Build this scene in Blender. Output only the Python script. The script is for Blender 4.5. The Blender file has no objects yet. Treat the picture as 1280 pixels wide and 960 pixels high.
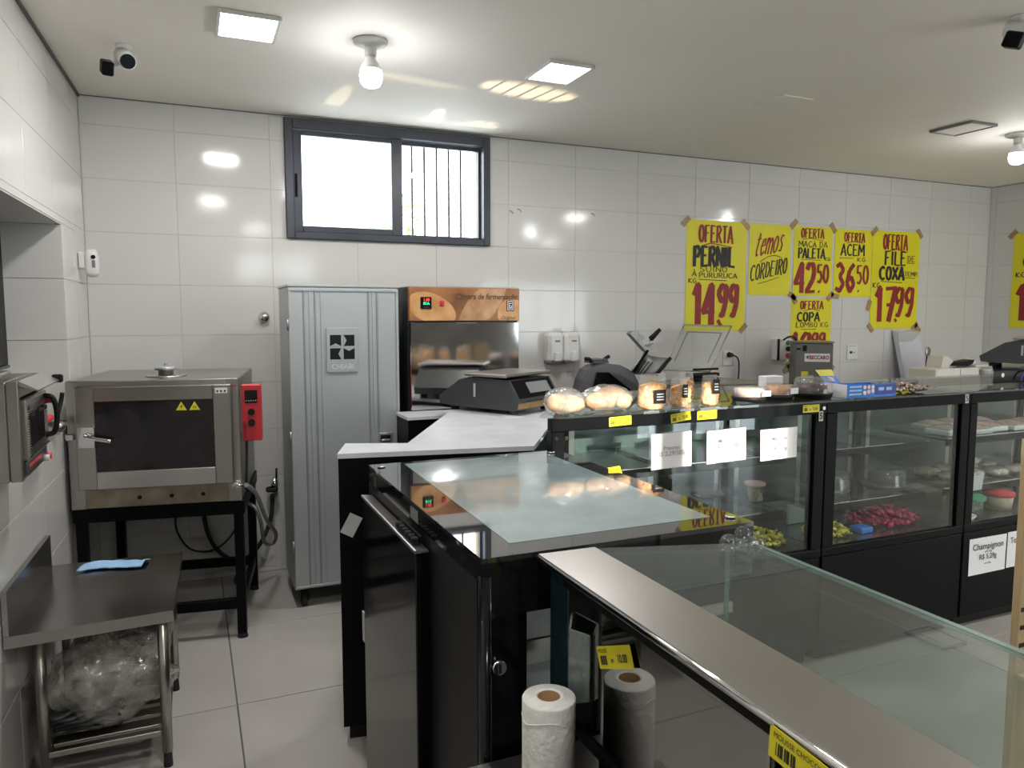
import bpy, bmesh, math, random
from mathutils import Matrix, Vector, Euler, noise as mnoise

SC = bpy.context.scene
COL = SC.collection
R = math.radians
rnd = random.Random(7)

# ------------------------------------------------------------------ camera
cam_d = bpy.data.cameras.new('camera')
cam = bpy.data.objects.new('camera', cam_d)
COL.objects.link(cam)
cam.location = (0, 0, 1.6)
cam.rotation_euler = (R(90 - 5.283), 0, R(-23.391))
cam_d.sensor_width = 36
cam_d.lens = 930 / 1280 * 36
cam_d.clip_start = 0.02
SC.camera = cam

# ------------------------------------------------------------------ sky, sun, exposure
W = bpy.data.worlds.new('overcast_sky')
SC.world = W
W.use_nodes = True
bg = W.node_tree.nodes['Background']
bg.inputs[0].default_value = (0.90, 0.96, 1.0, 1)
bg.inputs[1].default_value = 7.0

sun_d = bpy.data.lights.new('sun', 'SUN')
sun_d.energy = 9.5
sun_d.color = (1.0, 0.93, 0.82)
sun_d.angle = R(0.53)
sun = bpy.data.objects.new('sun', sun_d)
COL.objects.link(sun)
sun.rotation_euler = Vector((0.10, 1.0, -0.237)).to_track_quat('-Z', 'Y').to_euler()

vs = SC.view_settings
vs.view_transform = 'Standard'
vs.look = 'None'
vs.gamma = 1
vs.use_curve_mapping = False
vs.exposure = 0.25
SC.cycles.use_denoising = True
SC.cycles.max_bounces = 10
SC.cycles.transparent_max_bounces = 24
SC.cycles.sample_clamp_indirect = 6
SC.cycles.caustics_reflective = False
SC.cycles.caustics_refractive = False

PANEL_W = 14      # watts of one ceiling panel
BULB_W = 5

# ------------------------------------------------------------------ helpers
def set_in(n, names, v):
    for nm in names:
        if nm in n.inputs:
            n.inputs[nm].default_value = v
            return

def mat(name, col, rough=0.5, metal=0.0, var=0.06, vscale=6.0, bump=0.0, bscale=20.0, spec=0.5,
        coat=0.0, aniso=None, emis=None, estr=0.0, col2=None, rvar=0.05, trans=0.0):
    m = bpy.data.materials.new(name)
    m.use_nodes = True
    nt = m.node_tree
    b = nt.nodes['Principled BSDF']
    tc = nt.nodes.new('ShaderNodeTexCoord')
    mp = nt.nodes.new('ShaderNodeMapping')
    nt.links.new(tc.outputs['Object'], mp.inputs['Vector'])
    if aniso:
        mp.inputs['Scale'].default_value = aniso
    no = nt.nodes.new('ShaderNodeTexNoise')
    no.inputs['Scale'].default_value = vscale
    no.inputs['Detail'].default_value = 4
    nt.links.new(mp.outputs['Vector'], no.inputs['Vector'])
    ra = nt.nodes.new('ShaderNodeValToRGB')
    c2 = col2 if col2 else tuple(max(0, c * (1 - 2 * var)) for c in col)
    c1 = col if col2 else tuple(min(1, c * (1 + var)) for c in col)
    ra.color_ramp.elements[0].position = 0.3
    ra.color_ramp.elements[1].position = 0.7
    ra.color_ramp.elements[0].color = (*c2, 1)
    ra.color_ramp.elements[1].color = (*c1, 1)
    nt.links.new(no.outputs['Fac'], ra.inputs['Fac'])
    nt.links.new(ra.outputs['Color'], b.inputs['Base Color'])
    mr = nt.nodes.new('ShaderNodeMapRange')
    mr.inputs['To Min'].default_value = max(0, rough - rvar)
    mr.inputs['To Max'].default_value = min(1, rough + rvar)
    nt.links.new(no.outputs['Fac'], mr.inputs['Value'])
    nt.links.new(mr.outputs['Result'], b.inputs['Roughness'])
    b.inputs['Metallic'].default_value = metal
    set_in(b, ['Specular IOR Level', 'Specular'], spec)
    set_in(b, ['Coat Weight', 'Clearcoat'], coat)
    set_in(b, ['Coat Roughness'], 0.03)
    if trans:
        set_in(b, ['Transmission Weight', 'Transmission'], trans)
    if bump:
        nb = nt.nodes.new('ShaderNodeTexNoise')
        nb.inputs['Scale'].default_value = bscale
        nb.inputs['Detail'].default_value = 2
        nt.links.new(mp.outputs['Vector'], nb.inputs['Vector'])
        bp = nt.nodes.new('ShaderNodeBump')
        bp.inputs['Strength'].default_value = 1.0
        bp.inputs['Distance'].default_value = bump
        nt.links.new(nb.outputs['Fac'], bp.inputs['Height'])
        nt.links.new(bp.outputs['Normal'], b.inputs['Normal'])
    if emis:
        set_in(b, ['Emission Color', 'Emission'], (*emis, 1))
        b.inputs['Emission Strength'].default_value = estr
    return m

def glass(name, tint, rough=0.0, ior=1.45, base=0.0, diff=None, dfac=0.0, bump=0.0, bscale=30):
    """clear sheet: see-through tinted layer plus a Fresnel reflection, optional milky share"""
    m = bpy.data.materials.new(name)
    m.use_nodes = True
    nt = m.node_tree
    nt.nodes.remove(nt.nodes['Principled BSDF'])
    out = nt.nodes['Material Output']
    tr = nt.nodes.new('ShaderNodeBsdfTransparent')
    tr.inputs[0].default_value = (*tint, 1)
    gl = nt.nodes.new('ShaderNodeBsdfGlossy')
    gl.inputs['Roughness'].default_value = rough
    fr = nt.nodes.new('ShaderNodeFresnel')
    fr.inputs['IOR'].default_value = ior
    # Fresnel on the front only; from behind the mirrored IOR would go total, so use geometry
    geo = nt.nodes.new('ShaderNodeNewGeometry')
    mi = nt.nodes.new('ShaderNodeMix')
    mi.data_type = 'FLOAT'
    nt.links.new(geo.outputs['Backfacing'], mi.inputs[0])
    nt.links.new(fr.outputs[0], mi.inputs[2])
    mi.inputs[3].default_value = 0.03
    ad = nt.nodes.new('ShaderNodeMath')
    ad.operation = 'ADD'
    ad.use_clamp = True
    ad.inputs[1].default_value = base
    nt.links.new(mi.outputs[0], ad.inputs[0])
    first = tr
    if diff:
        df = nt.nodes.new('ShaderNodeBsdfDiffuse')
        df.inputs[0].default_value = (*diff, 1)
        no = nt.nodes.new('ShaderNodeTexNoise')
        no.inputs['Scale'].default_value = 9
        no.inputs['Detail'].default_value = 5
        mr = nt.nodes.new('ShaderNodeMapRange')
        mr.inputs['To Min'].default_value = max(0, dfac * 0.7)
        mr.inputs['To Max'].default_value = min(1, dfac * 1.3)
        nt.links.new(no.outputs['Fac'], mr.inputs['Value'])
        md = nt.nodes.new('ShaderNodeMixShader')
        nt.links.new(mr.outputs['Result'], md.inputs[0])
        nt.links.new(tr.outputs[0], md.inputs[1])
        nt.links.new(df.outputs[0], md.inputs[2])
        first = md
    if bump:
        tc = nt.nodes.new('ShaderNodeTexCoord')
        nb = nt.nodes.new('ShaderNodeTexNoise')
        nb.inputs['Scale'].default_value = bscale
        nt.links.new(tc.outputs['Object'], nb.inputs['Vector'])
        bp = nt.nodes.new('ShaderNodeBump')
        bp.inputs['Distance'].default_value = bump
        nt.links.new(nb.outputs['Fac'], bp.inputs['Height'])
        nt.links.new(bp.outputs['Normal'], gl.inputs['Normal'])
        nt.links.new(bp.outputs['Normal'], fr.inputs['Normal'])
    mx = nt.nodes.new('ShaderNodeMixShader')
    nt.links.new(ad.outputs[0], mx.inputs[0])
    nt.links.new(first.outputs[0], mx.inputs[1])
    nt.links.new(gl.outputs[0], mx.inputs[2])
    nt.links.new(mx.outputs[0], out.inputs['Surface'])
    return m

def emit(name, col, strength):
    m = bpy.data.materials.new(name)
    m.use_nodes = True
    nt = m.node_tree
    nt.nodes.remove(nt.nodes['Principled BSDF'])
    e = nt.nodes.new('ShaderNodeEmission')
    e.inputs[0].default_value = (*col, 1)
    e.inputs[1].default_value = strength
    nt.links.new(e.outputs[0], nt.nodes['Material Output'].inputs['Surface'])
    return m

class M:
    """collects geometry of ONE mesh. Points are given in world coordinates and stored local to thing t."""
    def __init__(self, t=None):
        self.v = []; self.f = []; self.mi = []; self.s = []
        self.cur = 0
        self.inv = Matrix.Identity(4)
        if t is not None:
            self.inv = (Matrix.Translation(t.location) @ Euler(t.rotation_euler).to_matrix().to_4x4()).inverted()
        self.T = None
    def add(self, vs, fs, smooth=False):
        n = len(self.v)
        for p in vs:
            p = Vector(p)
            if self.T is not None:
                p = self.T @ p
            self.v.append(self.inv @ p)
        for f in fs:
            self.f.append([n + i for i in f]); self.mi.append(self.cur); self.s.append(smooth)
        return self
    def box(self, x0, y0, z0, x1, y1, z1, b=0.0):
        if x0 > x1: x0, x1 = x1, x0
        if y0 > y1: y0, y1 = y1, y0
        if z0 > z1: z0, z1 = z1, z0
        b = min(b, (x1 - x0) * .45, (y1 - y0) * .45, (z1 - z0) * .45)
        if b <= 0:
            v = [(x, y, z) for x in (x0, x1) for y in (y0, y1) for z in (z0, z1)]
            f = [(0, 1, 3, 2), (4, 6, 7, 5), (0, 4, 5, 1), (2, 3, 7, 6), (0, 2, 6, 4), (1, 5, 7, 3)]
            return self.add(v, f)
        lo = (x0, y0, z0); hi = (x1, y1, z1)
        v = []; idx = {}
        for sx in (0, 1):
            for sy in (0, 1):
                for sz in (0, 1):
                    s = (sx, sy, sz)
                    for ax in range(3):
                        p = []
                        for k in range(3):
                            base = hi[k] if s[k] else lo[k]
                            if k != ax:
                                base += -b if s[k] else b
                            p.append(base)
                        idx[(s, ax)] = len(v); v.append(p)
        f = []
        for ax in range(3):
            o = [k for k in range(3) if k != ax]
            for side in (0, 1):
                q = []
                for a, c in ((0, 0), (1, 0), (1, 1), (0, 1)):
                    s = [0, 0, 0]; s[ax] = side; s[o[0]] = a; s[o[1]] = c
                    q.append(idx[(tuple(s), ax)])
                f.append(q)
            for a in (0, 1):
                for c in (0, 1):
                    s0 = [0, 0, 0]; s0[o[0]] = a; s0[o[1]] = c
                    s1 = list(s0); s1[ax] = 1
                    f.append([idx[(tuple(s0), o[0])], idx[(tuple(s1), o[0])], idx[(tuple(s1), o[1])], idx[(tuple(s0), o[1])]])
        for sx in (0, 1):
            for sy in (0, 1):
                for sz in (0, 1):
                    f.append([idx[((sx, sy, sz), k)] for k in range(3)])
        return self.add(v, f)
    def cyl(self, p0, p1, r0, r1=None, n=16, cap=True, smooth=True):
        r1 = r0 if r1 is None else r1
        p0 = Vector(p0); p1 = Vector(p1)
        d = (p1 - p0).normalized()
        a = d.orthogonal().normalized(); c = d.cross(a)
        v = []
        for p, r in ((p0, r0), (p1, r1)):
            for i in range(n):
                t = 2 * math.pi * i / n
                v.append(p + a * math.cos(t) * r + c * math.sin(t) * r)
        self.add(v, [(i, (i + 1) % n, n + (i + 1) % n, n + i) for i in range(n)], smooth)
        if cap:
            self.add(v[:n], [tuple(range(n))[::-1]])
            self.add(v[n:], [tuple(range(n))])
        return self
    def lathe(self, prof, c=(0, 0, 0), n=24, smooth=True, wob=None):
        v = []; f = []
        for (r, z) in prof:
            for i in range(n):
                t = 2 * math.pi * i / n
                rr = r * (1 + (wob(t, z) if wob else 0))
                v.append((c[0] + rr * math.cos(t), c[1] + rr * math.sin(t), c[2] + z))
        for j in range(len(prof) - 1):
            for i in range(n):
                f.append((j * n + i, j * n + (i + 1) % n, (j + 1) * n + (i + 1) % n, (j + 1) * n + i))
        self.add(v, f, smooth)
        return self
    def tube(self, pts, r, n=8, smooth_path=4, closed=False):
        P = [Vector(p) for p in pts]
        if smooth_path > 1 and len(P) > 2:
            Q = []
            for i in range(len(P) - 1):
                a = P[max(0, i - 1)]; b = P[i]; c = P[i + 1]; d = P[min(len(P) - 1, i + 2)]
                for k in range(smooth_path):
                    t = k / smooth_path
                    Q.append(0.5 * ((2 * b) + (c - a) * t + (2 * a - 5 * b + 4 * c - d) * t * t + (3 * b - a - 3 * c + d) * t ** 3))
            Q.append(P[-1]); P = Q
        v = []; f = []
        up = None
        for i, p in enumerate(P):
            d = (P[min(i + 1, len(P) - 1)] - P[max(0, i - 1)]).normalized()
            if up is None:
                up = d.orthogonal().normalized()
            up = (up - d * up.dot(d)).normalized()
            s = d.cross(up)
            for k in range(n):
                t = 2 * math.pi * k / n
                v.append(p + up * math.cos(t) * r + s * math.sin(t) * r)
        for i in range(len(P) - 1):
            for k in range(n):
                f.append((i * n + k, i * n + (k + 1) % n, (i + 1) * n + (k + 1) % n, (i + 1) * n + k))
        self.add(v, f, True)
        self.add(v[:n], [tuple(range(n))[::-1]]); self.add(v[-n:], [tuple(range(n))])
        return self
    def prism(self, poly, axis, a, b):
        """poly of 2D points extruded along axis; x:(y,z) y:(x,z) z:(x,y)"""
        def mk(p, t):
            return {'x': (t, p[0], p[1]), 'y': (p[0], t, p[1]), 'z': (p[0], p[1], t)}[axis]
        n = len(poly)
        v = [mk(p, a) for p in poly] + [mk(p, b) for p in poly]
        f = [tuple(range(n))[::-1], tuple(range(n, 2 * n))] + [(i, (i + 1) % n, n + (i + 1) % n, n + i) for i in range(n)]
        return self.add(v, f)
    def blob(self, c, r, nu=16, nv=10, amp=0.0, fr=8.0, seed=0.0, e=1.0):
        v = []; f = []
        def sg(x):
            return math.copysign(abs(x) ** e, x)
        for j in range(nv + 1):
            ph = math.pi * j / nv
            for i in range(nu):
                t = 2 * math.pi * i / nu
                d = Vector((sg(math.sin(ph)) * sg(math.cos(t)), sg(math.sin(ph)) * sg(math.sin(t)), sg(math.cos(ph))))
                k = 1 + amp * mnoise.noise(d * fr * .3 + Vector((seed, seed * 1.7, 0)))
                v.append((c[0] + d.x * r[0] * k, c[1] + d.y * r[1] * k, c[2] + d.z * r[2] * k))
        for j in range(nv):
            for i in range(nu):
                f.append((j * nu + i, j * nu + (i + 1) % nu, (j + 1) * nu + (i + 1) % nu, (j + 1) * nu + i))
        return self.add(v, f, True)
    def grid(self, fn, nu, nv, smooth=True):
        """sheet through fn(u,v) -> point, u,v in 0..1"""
        v = [Vector(fn(i / nu, j / nv)) for j in range(nv + 1) for i in range(nu + 1)]
        w = nu + 1
        f = [(j * w + i, j * w + i + 1, (j + 1) * w + i + 1, (j + 1) * w + i) for j in range(nv) for i in range(nu)]
        return self.add(v, f, smooth)
    def data(self, name, mats):
        me = bpy.data.meshes.new(name)
        me.from_pydata([tuple(p) for p in self.v], [], self.f)
        for m_ in (mats if isinstance(mats, (list, tuple)) else [mats]):
            me.materials.append(m_)
        for p, i, s in zip(me.polygons, self.mi, self.s):
            p.material_index = i; p.use_smooth = s
        bm = bmesh.new(); bm.from_mesh(me)
        bmesh.ops.remove_doubles(bm, verts=bm.verts, dist=1e-6)
        bmesh.ops.recalc_face_normals(bm, faces=bm.faces)
        bm.to_mesh(me); bm.free()
        return me
    def build(self, name, mats, parent=None):
        return link(name, self.data(name, mats), parent)

def link(name, me, parent=None):
    o = bpy.data.objects.new(name, me)
    COL.objects.link(o)
    if parent is not None:
        o.parent = parent
    return o

def thing(name, label, cat, loc=(0, 0, 0), rz=0.0, group=None):
    o = bpy.data.objects.new(name, None)
    o.empty_display_size = 0.05
    COL.objects.link(o)
    o.location = loc; o.rotation_euler = (0, 0, rz)
    tag(o, label, cat, group)
    return o

def tag(o, label, cat, group=None):
    o['label'] = label; o['category'] = cat
    if group: o['group'] = group
    return o

def struct(o):
    o['kind'] = 'structure'
    return o

def kids(o):
    return [c for c in bpy.data.objects if c.parent is o]

def copy_tree(o, parent=None):
    c = o.copy(); COL.objects.link(c)
    if parent is not None:
        c.parent = parent
    for ch in kids(o):
        copy_tree(ch, c)
    return c

_fc = {}
def text_mesh(s, size, shear=0.0, bold=0.0, align='CENTER', sx=1.0):
    cu = bpy.data.curves.new('print', 'FONT')
    cu.body = s; cu.size = size; cu.shear = shear; cu.offset = bold
    cu.align_x = align; cu.align_y = 'CENTER'
    cu.resolution_u = 3
    o = bpy.data.objects.new('print', cu)
    COL.objects.link(o)
    dg = bpy.context.evaluated_depsgraph_get()
    me = bpy.data.meshes.new_from_object(o.evaluated_get(dg))
    bpy.data.objects.remove(o)
    if sx != 1.0:
        for v in me.vertices: v.co.x *= sx
    return me

def text(name, s, size, m, parent, loc, rot=(R(90), 0, 0), **k):
    """loc and rot are local to the parent"""
    me = text_mesh(s, size, **k)
    me.materials.clear(); me.materials.append(m)
    me.name = name
    o = link(name, me, parent)
    o.location = loc; o.rotation_euler = rot
    return o

# ------------------------------------------------------------------ materials
WHITE = (0.80, 0.79, 0.765)
m_tile = mat('glazed_white_tile', (0.665, 0.655, 0.625), 0.10, 0, 0.012, 2.0, bump=0.0006, bscale=5.0, rvar=.03)
m_grout = mat('grey_grout', (0.60, 0.585, 0.555), 0.8)
m_ceil = mat('matt_ceiling_paint', (0.82, 0.775, 0.70), 0.7, 0, 0.02, 1.2)
m_floor = mat('polished_porcelain_floor', (0.44, 0.42, 0.385), 0.18, 0, 0.05, 2.5, rvar=.05)
m_fgrout = mat('dark_floor_joint', (0.10, 0.095, 0.085), 0.8)
m_paintw = mat('white_wall_paint', (0.72, 0.71, 0.68), 0.6, 0, .02)
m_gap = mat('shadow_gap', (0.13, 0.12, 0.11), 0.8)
m_alu = mat('charcoal_aluminium', (0.055, 0.062, 0.078), 0.35, 0.2, 0.05)
m_bar = mat('painted_grille_bar', (0.22, 0.17, 0.17), 0.5)
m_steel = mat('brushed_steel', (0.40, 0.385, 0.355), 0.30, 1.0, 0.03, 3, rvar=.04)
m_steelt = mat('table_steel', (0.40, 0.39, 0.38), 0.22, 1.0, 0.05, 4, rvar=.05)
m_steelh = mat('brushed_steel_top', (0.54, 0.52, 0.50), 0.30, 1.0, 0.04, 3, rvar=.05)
m_steeld = mat('stained_steel', (0.34, 0.29, 0.22), 0.42, 0.9, 0.2, 9)
m_chrome = mat('chrome', (0.75, 0.75, 0.75), 0.08, 1.0, 0.02)
m_black = mat('satin_black_steel', (0.0035, 0.004, 0.005), 0.38, 0, 0.1, spec=0.10)
m_blackg = mat('glossy_black_panel', (0.004, 0.0045, 0.006), 0.10, 0, 0.1, 3, bump=0.0008, bscale=4, spec=.4)
m_blackm = mat('matt_black', (0.008, 0.008, 0.009), 0.5, 0, 0.1, spec=.25)
m_frontw = mat('dark_stocked_wall', (0.14, 0.135, 0.13), 0.6, 0, .3, 2)
m_rubber = mat('black_rubber', (0.02, 0.02, 0.02), 0.8)
m_ovenglass = mat('dark_oven_glass', (0.016, 0.014, 0.015), 0.12, 0, 0.3, 3, rvar=.06)
m_red = mat('red_enamel', (0.55, 0.03, 0.04), 0.35, 0, 0.05)
m_redp = mat('red_plastic', (0.60, 0.04, 0.06), 0.4)
m_yel = mat('yellow_warning', (0.72, 0.66, 0.03), 0.5)
m_galv = mat('silver_painted_steel', (0.42, 0.455, 0.46), 0.36, 0.35, 0.035, 3, rvar=.05)
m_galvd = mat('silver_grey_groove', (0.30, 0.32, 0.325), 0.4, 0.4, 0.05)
m_cham = mat('mirror_steel', (0.60, 0.59, 0.58), 0.07, 1.0, 0.03, 2, bump=0.004, bscale=2.2, rvar=.02)
m_darkside = mat('dark_blue_steel', (0.045, 0.05, 0.065), 0.25, 0.6, 0.1)
m_whitetop = mat('white_laminate_top', (0.62, 0.64, 0.68), 0.22, 0, 0.03)
m_ink = mat('black_ink', (0.02, 0.018, 0.018), 0.6)
m_redink = mat('dark_red_ink', (0.30, 0.018, 0.02), 0.55, 0, .1)
m_poster = mat('yellow_poster_paper', (0.80, 0.72, 0.015), 0.45, 0, 0.03, 3, bump=.001, bscale=6)
m_tape = mat('brown_packing_tape', (0.42, 0.27, 0.12), 0.35, 0, 0.12, 30)
m_paper = mat('white_paper', (0.80, 0.79, 0.80), 0.7, 0, 0.02)
m_greypaper = mat('grey_printed_paper', (0.50, 0.50, 0.50), 0.7)
m_greytext = mat('grey_print', (0.35, 0.33, 0.34), 0.7)
m_tagy = mat('yellow_price_label', (0.70, 0.62, 0.01), 0.5, 0, 0.05)
m_whitep = mat('white_plastic', (0.74, 0.74, 0.72), 0.35, 0, 0.02)
m_ivory = mat('ivory_plastic', (0.68, 0.66, 0.60), 0.4, 0, 0.03)
m_greyp = mat('grey_plastic', (0.20, 0.20, 0.20), 0.45)
m_dkgrey = mat('dark_grey_plastic', (0.045, 0.05, 0.05), 0.38, 0, .06)
m_scr = mat('grey_screen', (0.22, 0.24, 0.24), 0.12)
m_green = emit('green_digits', (0.05, 1.0, 0.35), 1.6)
m_redled = emit('red_digits', (1.0, 0.06, 0.05), 1.6)
m_panel = emit('led_panel', (1.0, 0.985, 0.99), 9)
m_bulb = emit('led_bulb', (1.0, 0.985, 1.0), 14)
m_lampw = mat('white_lamp_plastic', (0.62, 0.62, 0.58), 0.4)
m_glass = glass('case_glass', (0.94, 0.975, 0.965), 0.0, 1.45, 0.0)
m_topglass = glass('counter_glass', (0.87, 0.92, 0.90), 0.0, 1.5, 0.02, (0.45, 0.5, 0.48), 0.04)
m_film = glass('clear_film', (0.96, 0.96, 0.95), 0.12, 1.4, 0.04, (0.85, 0.85, 0.84), 0.16, .004, 35)
m_bagfilm = glass('cloudy_bag_film', (0.93, 0.92, 0.90), 0.16, 1.4, 0.05, (0.76, 0.73, 0.67), 0.30, .010, 26)
m_dome = glass('clear_plastic_dome', (0.93, 0.94, 0.94), 0.05, 1.45, 0.03, (0.75, 0.75, 0.75), 0.10)
m_clear = glass('clear_plastic_connector', (0.96, 0.97, 0.97), 0.03, 1.5, 0.05)
m_acryl = glass('acrylic', (0.96, 0.97, 0.96), 0.03, 1.45, 0.02, (0.6, 0.62, 0.6), 0.06)
m_acrylg = glass('smoky_acrylic', (0.55, 0.62, 0.59), 0.05, 1.45, 0.04, (0.34, 0.41, 0.38), 0.40)
m_edge = glass('green_glass_edge', (0.55, 0.72, 0.68), 0.05, 1.5, 0.05, (0.35, 0.52, 0.48), 0.35)
m_pane = glass('window_pane', (0.95, 0.97, 0.97), 0.0, 1.5)
m_pane_f = glass('milky_window_pane', (0.95, 0.97, 0.97), 0.0, 1.5, 0, (0.9, 0.92, 0.92), 0.3)
m_frost = mat('frosted_top_glass', (0.30, 0.385, 0.40), 0.04, 0, 0.12, 5, coat=0.6, rvar=.02)
m_bordg = mat('black_bordered_glass', (0.02, 0.02, 0.022), 0.02, 0, 0.05, coat=1.0, rvar=.01)
m_mirror = mat('polished_steel_door', (0.34, 0.34, 0.33), 0.035, 1.0, 0.03, 3, bump=.0006, bscale=3, rvar=.01)
m_cardboard = mat('cardboard', (0.45, 0.30, 0.16), 0.8, 0, .1)
m_wood = mat('pale_pine', (0.56, 0.41, 0.22), 0.6, 0, 0.14, 3, aniso=(14, 14, 0.8))
m_bread = mat('baked_bread', (0.70, 0.50, 0.27), 0.7, 0, 0.1, 18, col2=(0.34, 0.13, 0.035), bump=.006, bscale=30)
m_snack = mat('golden_snack', (0.80, 0.48, 0.18), 0.6, 0, .2, 60, col2=(0.55, 0.22, 0.05), bump=.01, bscale=80)
m_bisc = mat('brown_biscuit', (0.55, 0.25, 0.10), 0.6, 0, .2, 30)
m_pinkcake = mat('pale_pink_sweet', (0.78, 0.60, 0.52), 0.6, 0, .15, 30)
m_choc = mat('dark_chocolate_cake', (0.07, 0.025, 0.03), 0.5, 0, .3, 20)
m_blue = mat('blue_carton', (0.02, 0.17, 0.62), 0.4, 0, 0.2, 12)
m_bluedk = mat('navy_print', (0.02, 0.04, 0.25), 0.4)
m_cloth = mat('light_blue_cloth', (0.33, 0.55, 0.82), 0.9, 0, 0.08, 30, bump=.002, bscale=120)
m_towel = mat('white_paper_towel', (0.72, 0.71, 0.67), 0.95, 0, 0.03, 20, bump=.003, bscale=60)
m_core = mat('cardboard_core', (0.26, 0.15, 0.07), 0.9)
m_ycandy = mat('yellow_foil', (0.82, 0.70, 0.06), 0.22, 0.45, .3, 90, bump=.004, bscale=160)
m_rcandy = mat('crimson_foil', (0.66, 0.04, 0.16), 0.20, 0.5, .35, 90, bump=.004, bscale=160)
m_scandy = mat('silver_brown_foil', (0.50, 0.40, 0.34), 0.25, 0.6, .45, 60)
m_meat = mat('pink_sliced_meat', (0.60, 0.24, 0.22), 0.35, 0, .25, 25, col2=(0.72, 0.50, 0.46))
m_mush = mat('pale_brown_slices', (0.70, 0.60, 0.48), 0.35, 0, .2, 20, col2=(0.30, 0.19, 0.14))
m_greenl = mat('green_lid', (0.04, 0.24, 0.13), 0.4)
m_tub = glass('clear_tub', (0.78, 0.86, 0.83), 0.06, 1.45, 0.03, (0.35, 0.42, 0.40), 0.45)
m_pinkl = mat('pale_pink_lid', (0.82, 0.48, 0.47), 0.4)
m_cream = mat('cream_cubes', (0.72, 0.62, 0.44), 0.7, 0, .1, 30)
m_hose = mat('grey_braided_hose', (0.33, 0.33, 0.32), 0.4, 0.5, .1, 60)
m_slicer = mat('grey_cast_aluminium', (0.13, 0.13, 0.135), 0.42, 0.4, .08)
m_slicerl = mat('light_cast_aluminium', (0.30, 0.30, 0.30), 0.40, 0.5, .08)
m_grind = mat('grey_steel_housing', (0.20, 0.195, 0.18), 0.38, 0.6, .05)
m_leaf = mat('leaf', (0.16, 0.32, 0.06), 0.6, 0, .3, 8)
m_shelfbar = mat('dark_shelf_edge', (0.03, 0.035, 0.036), 0.16, 0.3, .1)
m_deck = mat('steel_deck', (0.26, 0.28, 0.28), 0.22, 0.9, .08, 5)
m_backd = mat('dark_case_door', (0.085, 0.11, 0.105), 0.12, 0.2, .1)
m_liner = mat('light_grey_liner', (0.52, 0.54, 0.56), 0.4)
m_tan = mat('tan_render', (0.62, 0.45, 0.27), 0.8)

def m_header_mat():
    """printed header: bread photograph colours, warm browns in soft lobes"""
    m = bpy.data.materials.new('printed_bread_header')
    m.use_nodes = True
    nt = m.node_tree
    b = nt.nodes['Principled BSDF']
    tc = nt.nodes.new('ShaderNodeTexCoord')
    no = nt.nodes.new('ShaderNodeTexNoise'); no.inputs['Scale'].default_value = 5; no.inputs['Detail'].default_value = 6
    nt.links.new(tc.outputs['Object'], no.inputs['Vector'])
    ra = nt.nodes.new('ShaderNodeValToRGB')
    e = ra.color_ramp.elements
    e[0].position = .3; e[0].color = (0.13, 0.045, 0.015, 1)
    e[1].position = .62; e[1].color = (0.34, 0.15, 0.055, 1)
    nt.links.new(no.outputs['Fac'], ra.inputs['Fac'])
    nt.links.new(ra.outputs['Color'], b.inputs['Base Color'])
    b.inputs['Roughness'].default_value = 0.3
    return m
m_header = m_header_mat()
m_print_bread = mat('printed_loaf', (0.62, 0.36, 0.15), 0.3, 0, .15, 9, col2=(0.36, 0.15, 0.045))
m_print_bread2 = mat('printed_loaf_floury', (0.50, 0.31, 0.16), 0.3, 0, .15, 12, col2=(0.30, 0.14, 0.06))
m_brownink = mat('brown_ink', (0.10, 0.045, 0.015), 0.5)

# ------------------------------------------------------------------ room shell
D = 4.78            # back wall face
XR = 7.0            # right wall face
YF = -2.6           # front wall face
H = 2.80
XL = -0.515         # left wall at the back corner
LEFT_TILT = 2.0     # the left wall opens slightly towards the front
TW, TH, GAP = 0.52, 0.291, 0.0014

def tile_piece(m, x0, z0, x1, z1, c=0.0014):
    y0, y1 = 0.0, 0.005
    v = [(x0, y1, z0), (x1, y1, z0), (x1, y1, z1), (x0, y1, z1),
         (x0 + c, y0, z0 + c), (x1 - c, y0, z0 + c), (x1 - c, y0, z1 - c), (x0 + c, y0, z1 - c)]
    f = [(4, 5, 6, 7), (0, 1, 5, 4), (1, 2, 6, 5), (2, 3, 7, 6), (3, 0, 4, 7)]
    m.add(v, f)

def minus(rects, h):
    out = []
    for (a, b, c, d) in rects:
        x0, z0, x1, z1 = h
        if x1 <= a or x0 >= c or z1 <= b or z0 >= d:
            out.append((a, b, c, d)); continue
        if z0 > b: out.append((a, b, c, z0))
        if z1 < d: out.append((a, z1, c, d))
        lo, hi = max(b, z0), min(d, z1)
        if x0 > a: out.append((a, lo, x0, hi))
        if x1 < c: out.append((x1, lo, c, hi))
    return [r for r in out if r[2] - r[0] > .006 and r[3] - r[1] > .006]

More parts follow.
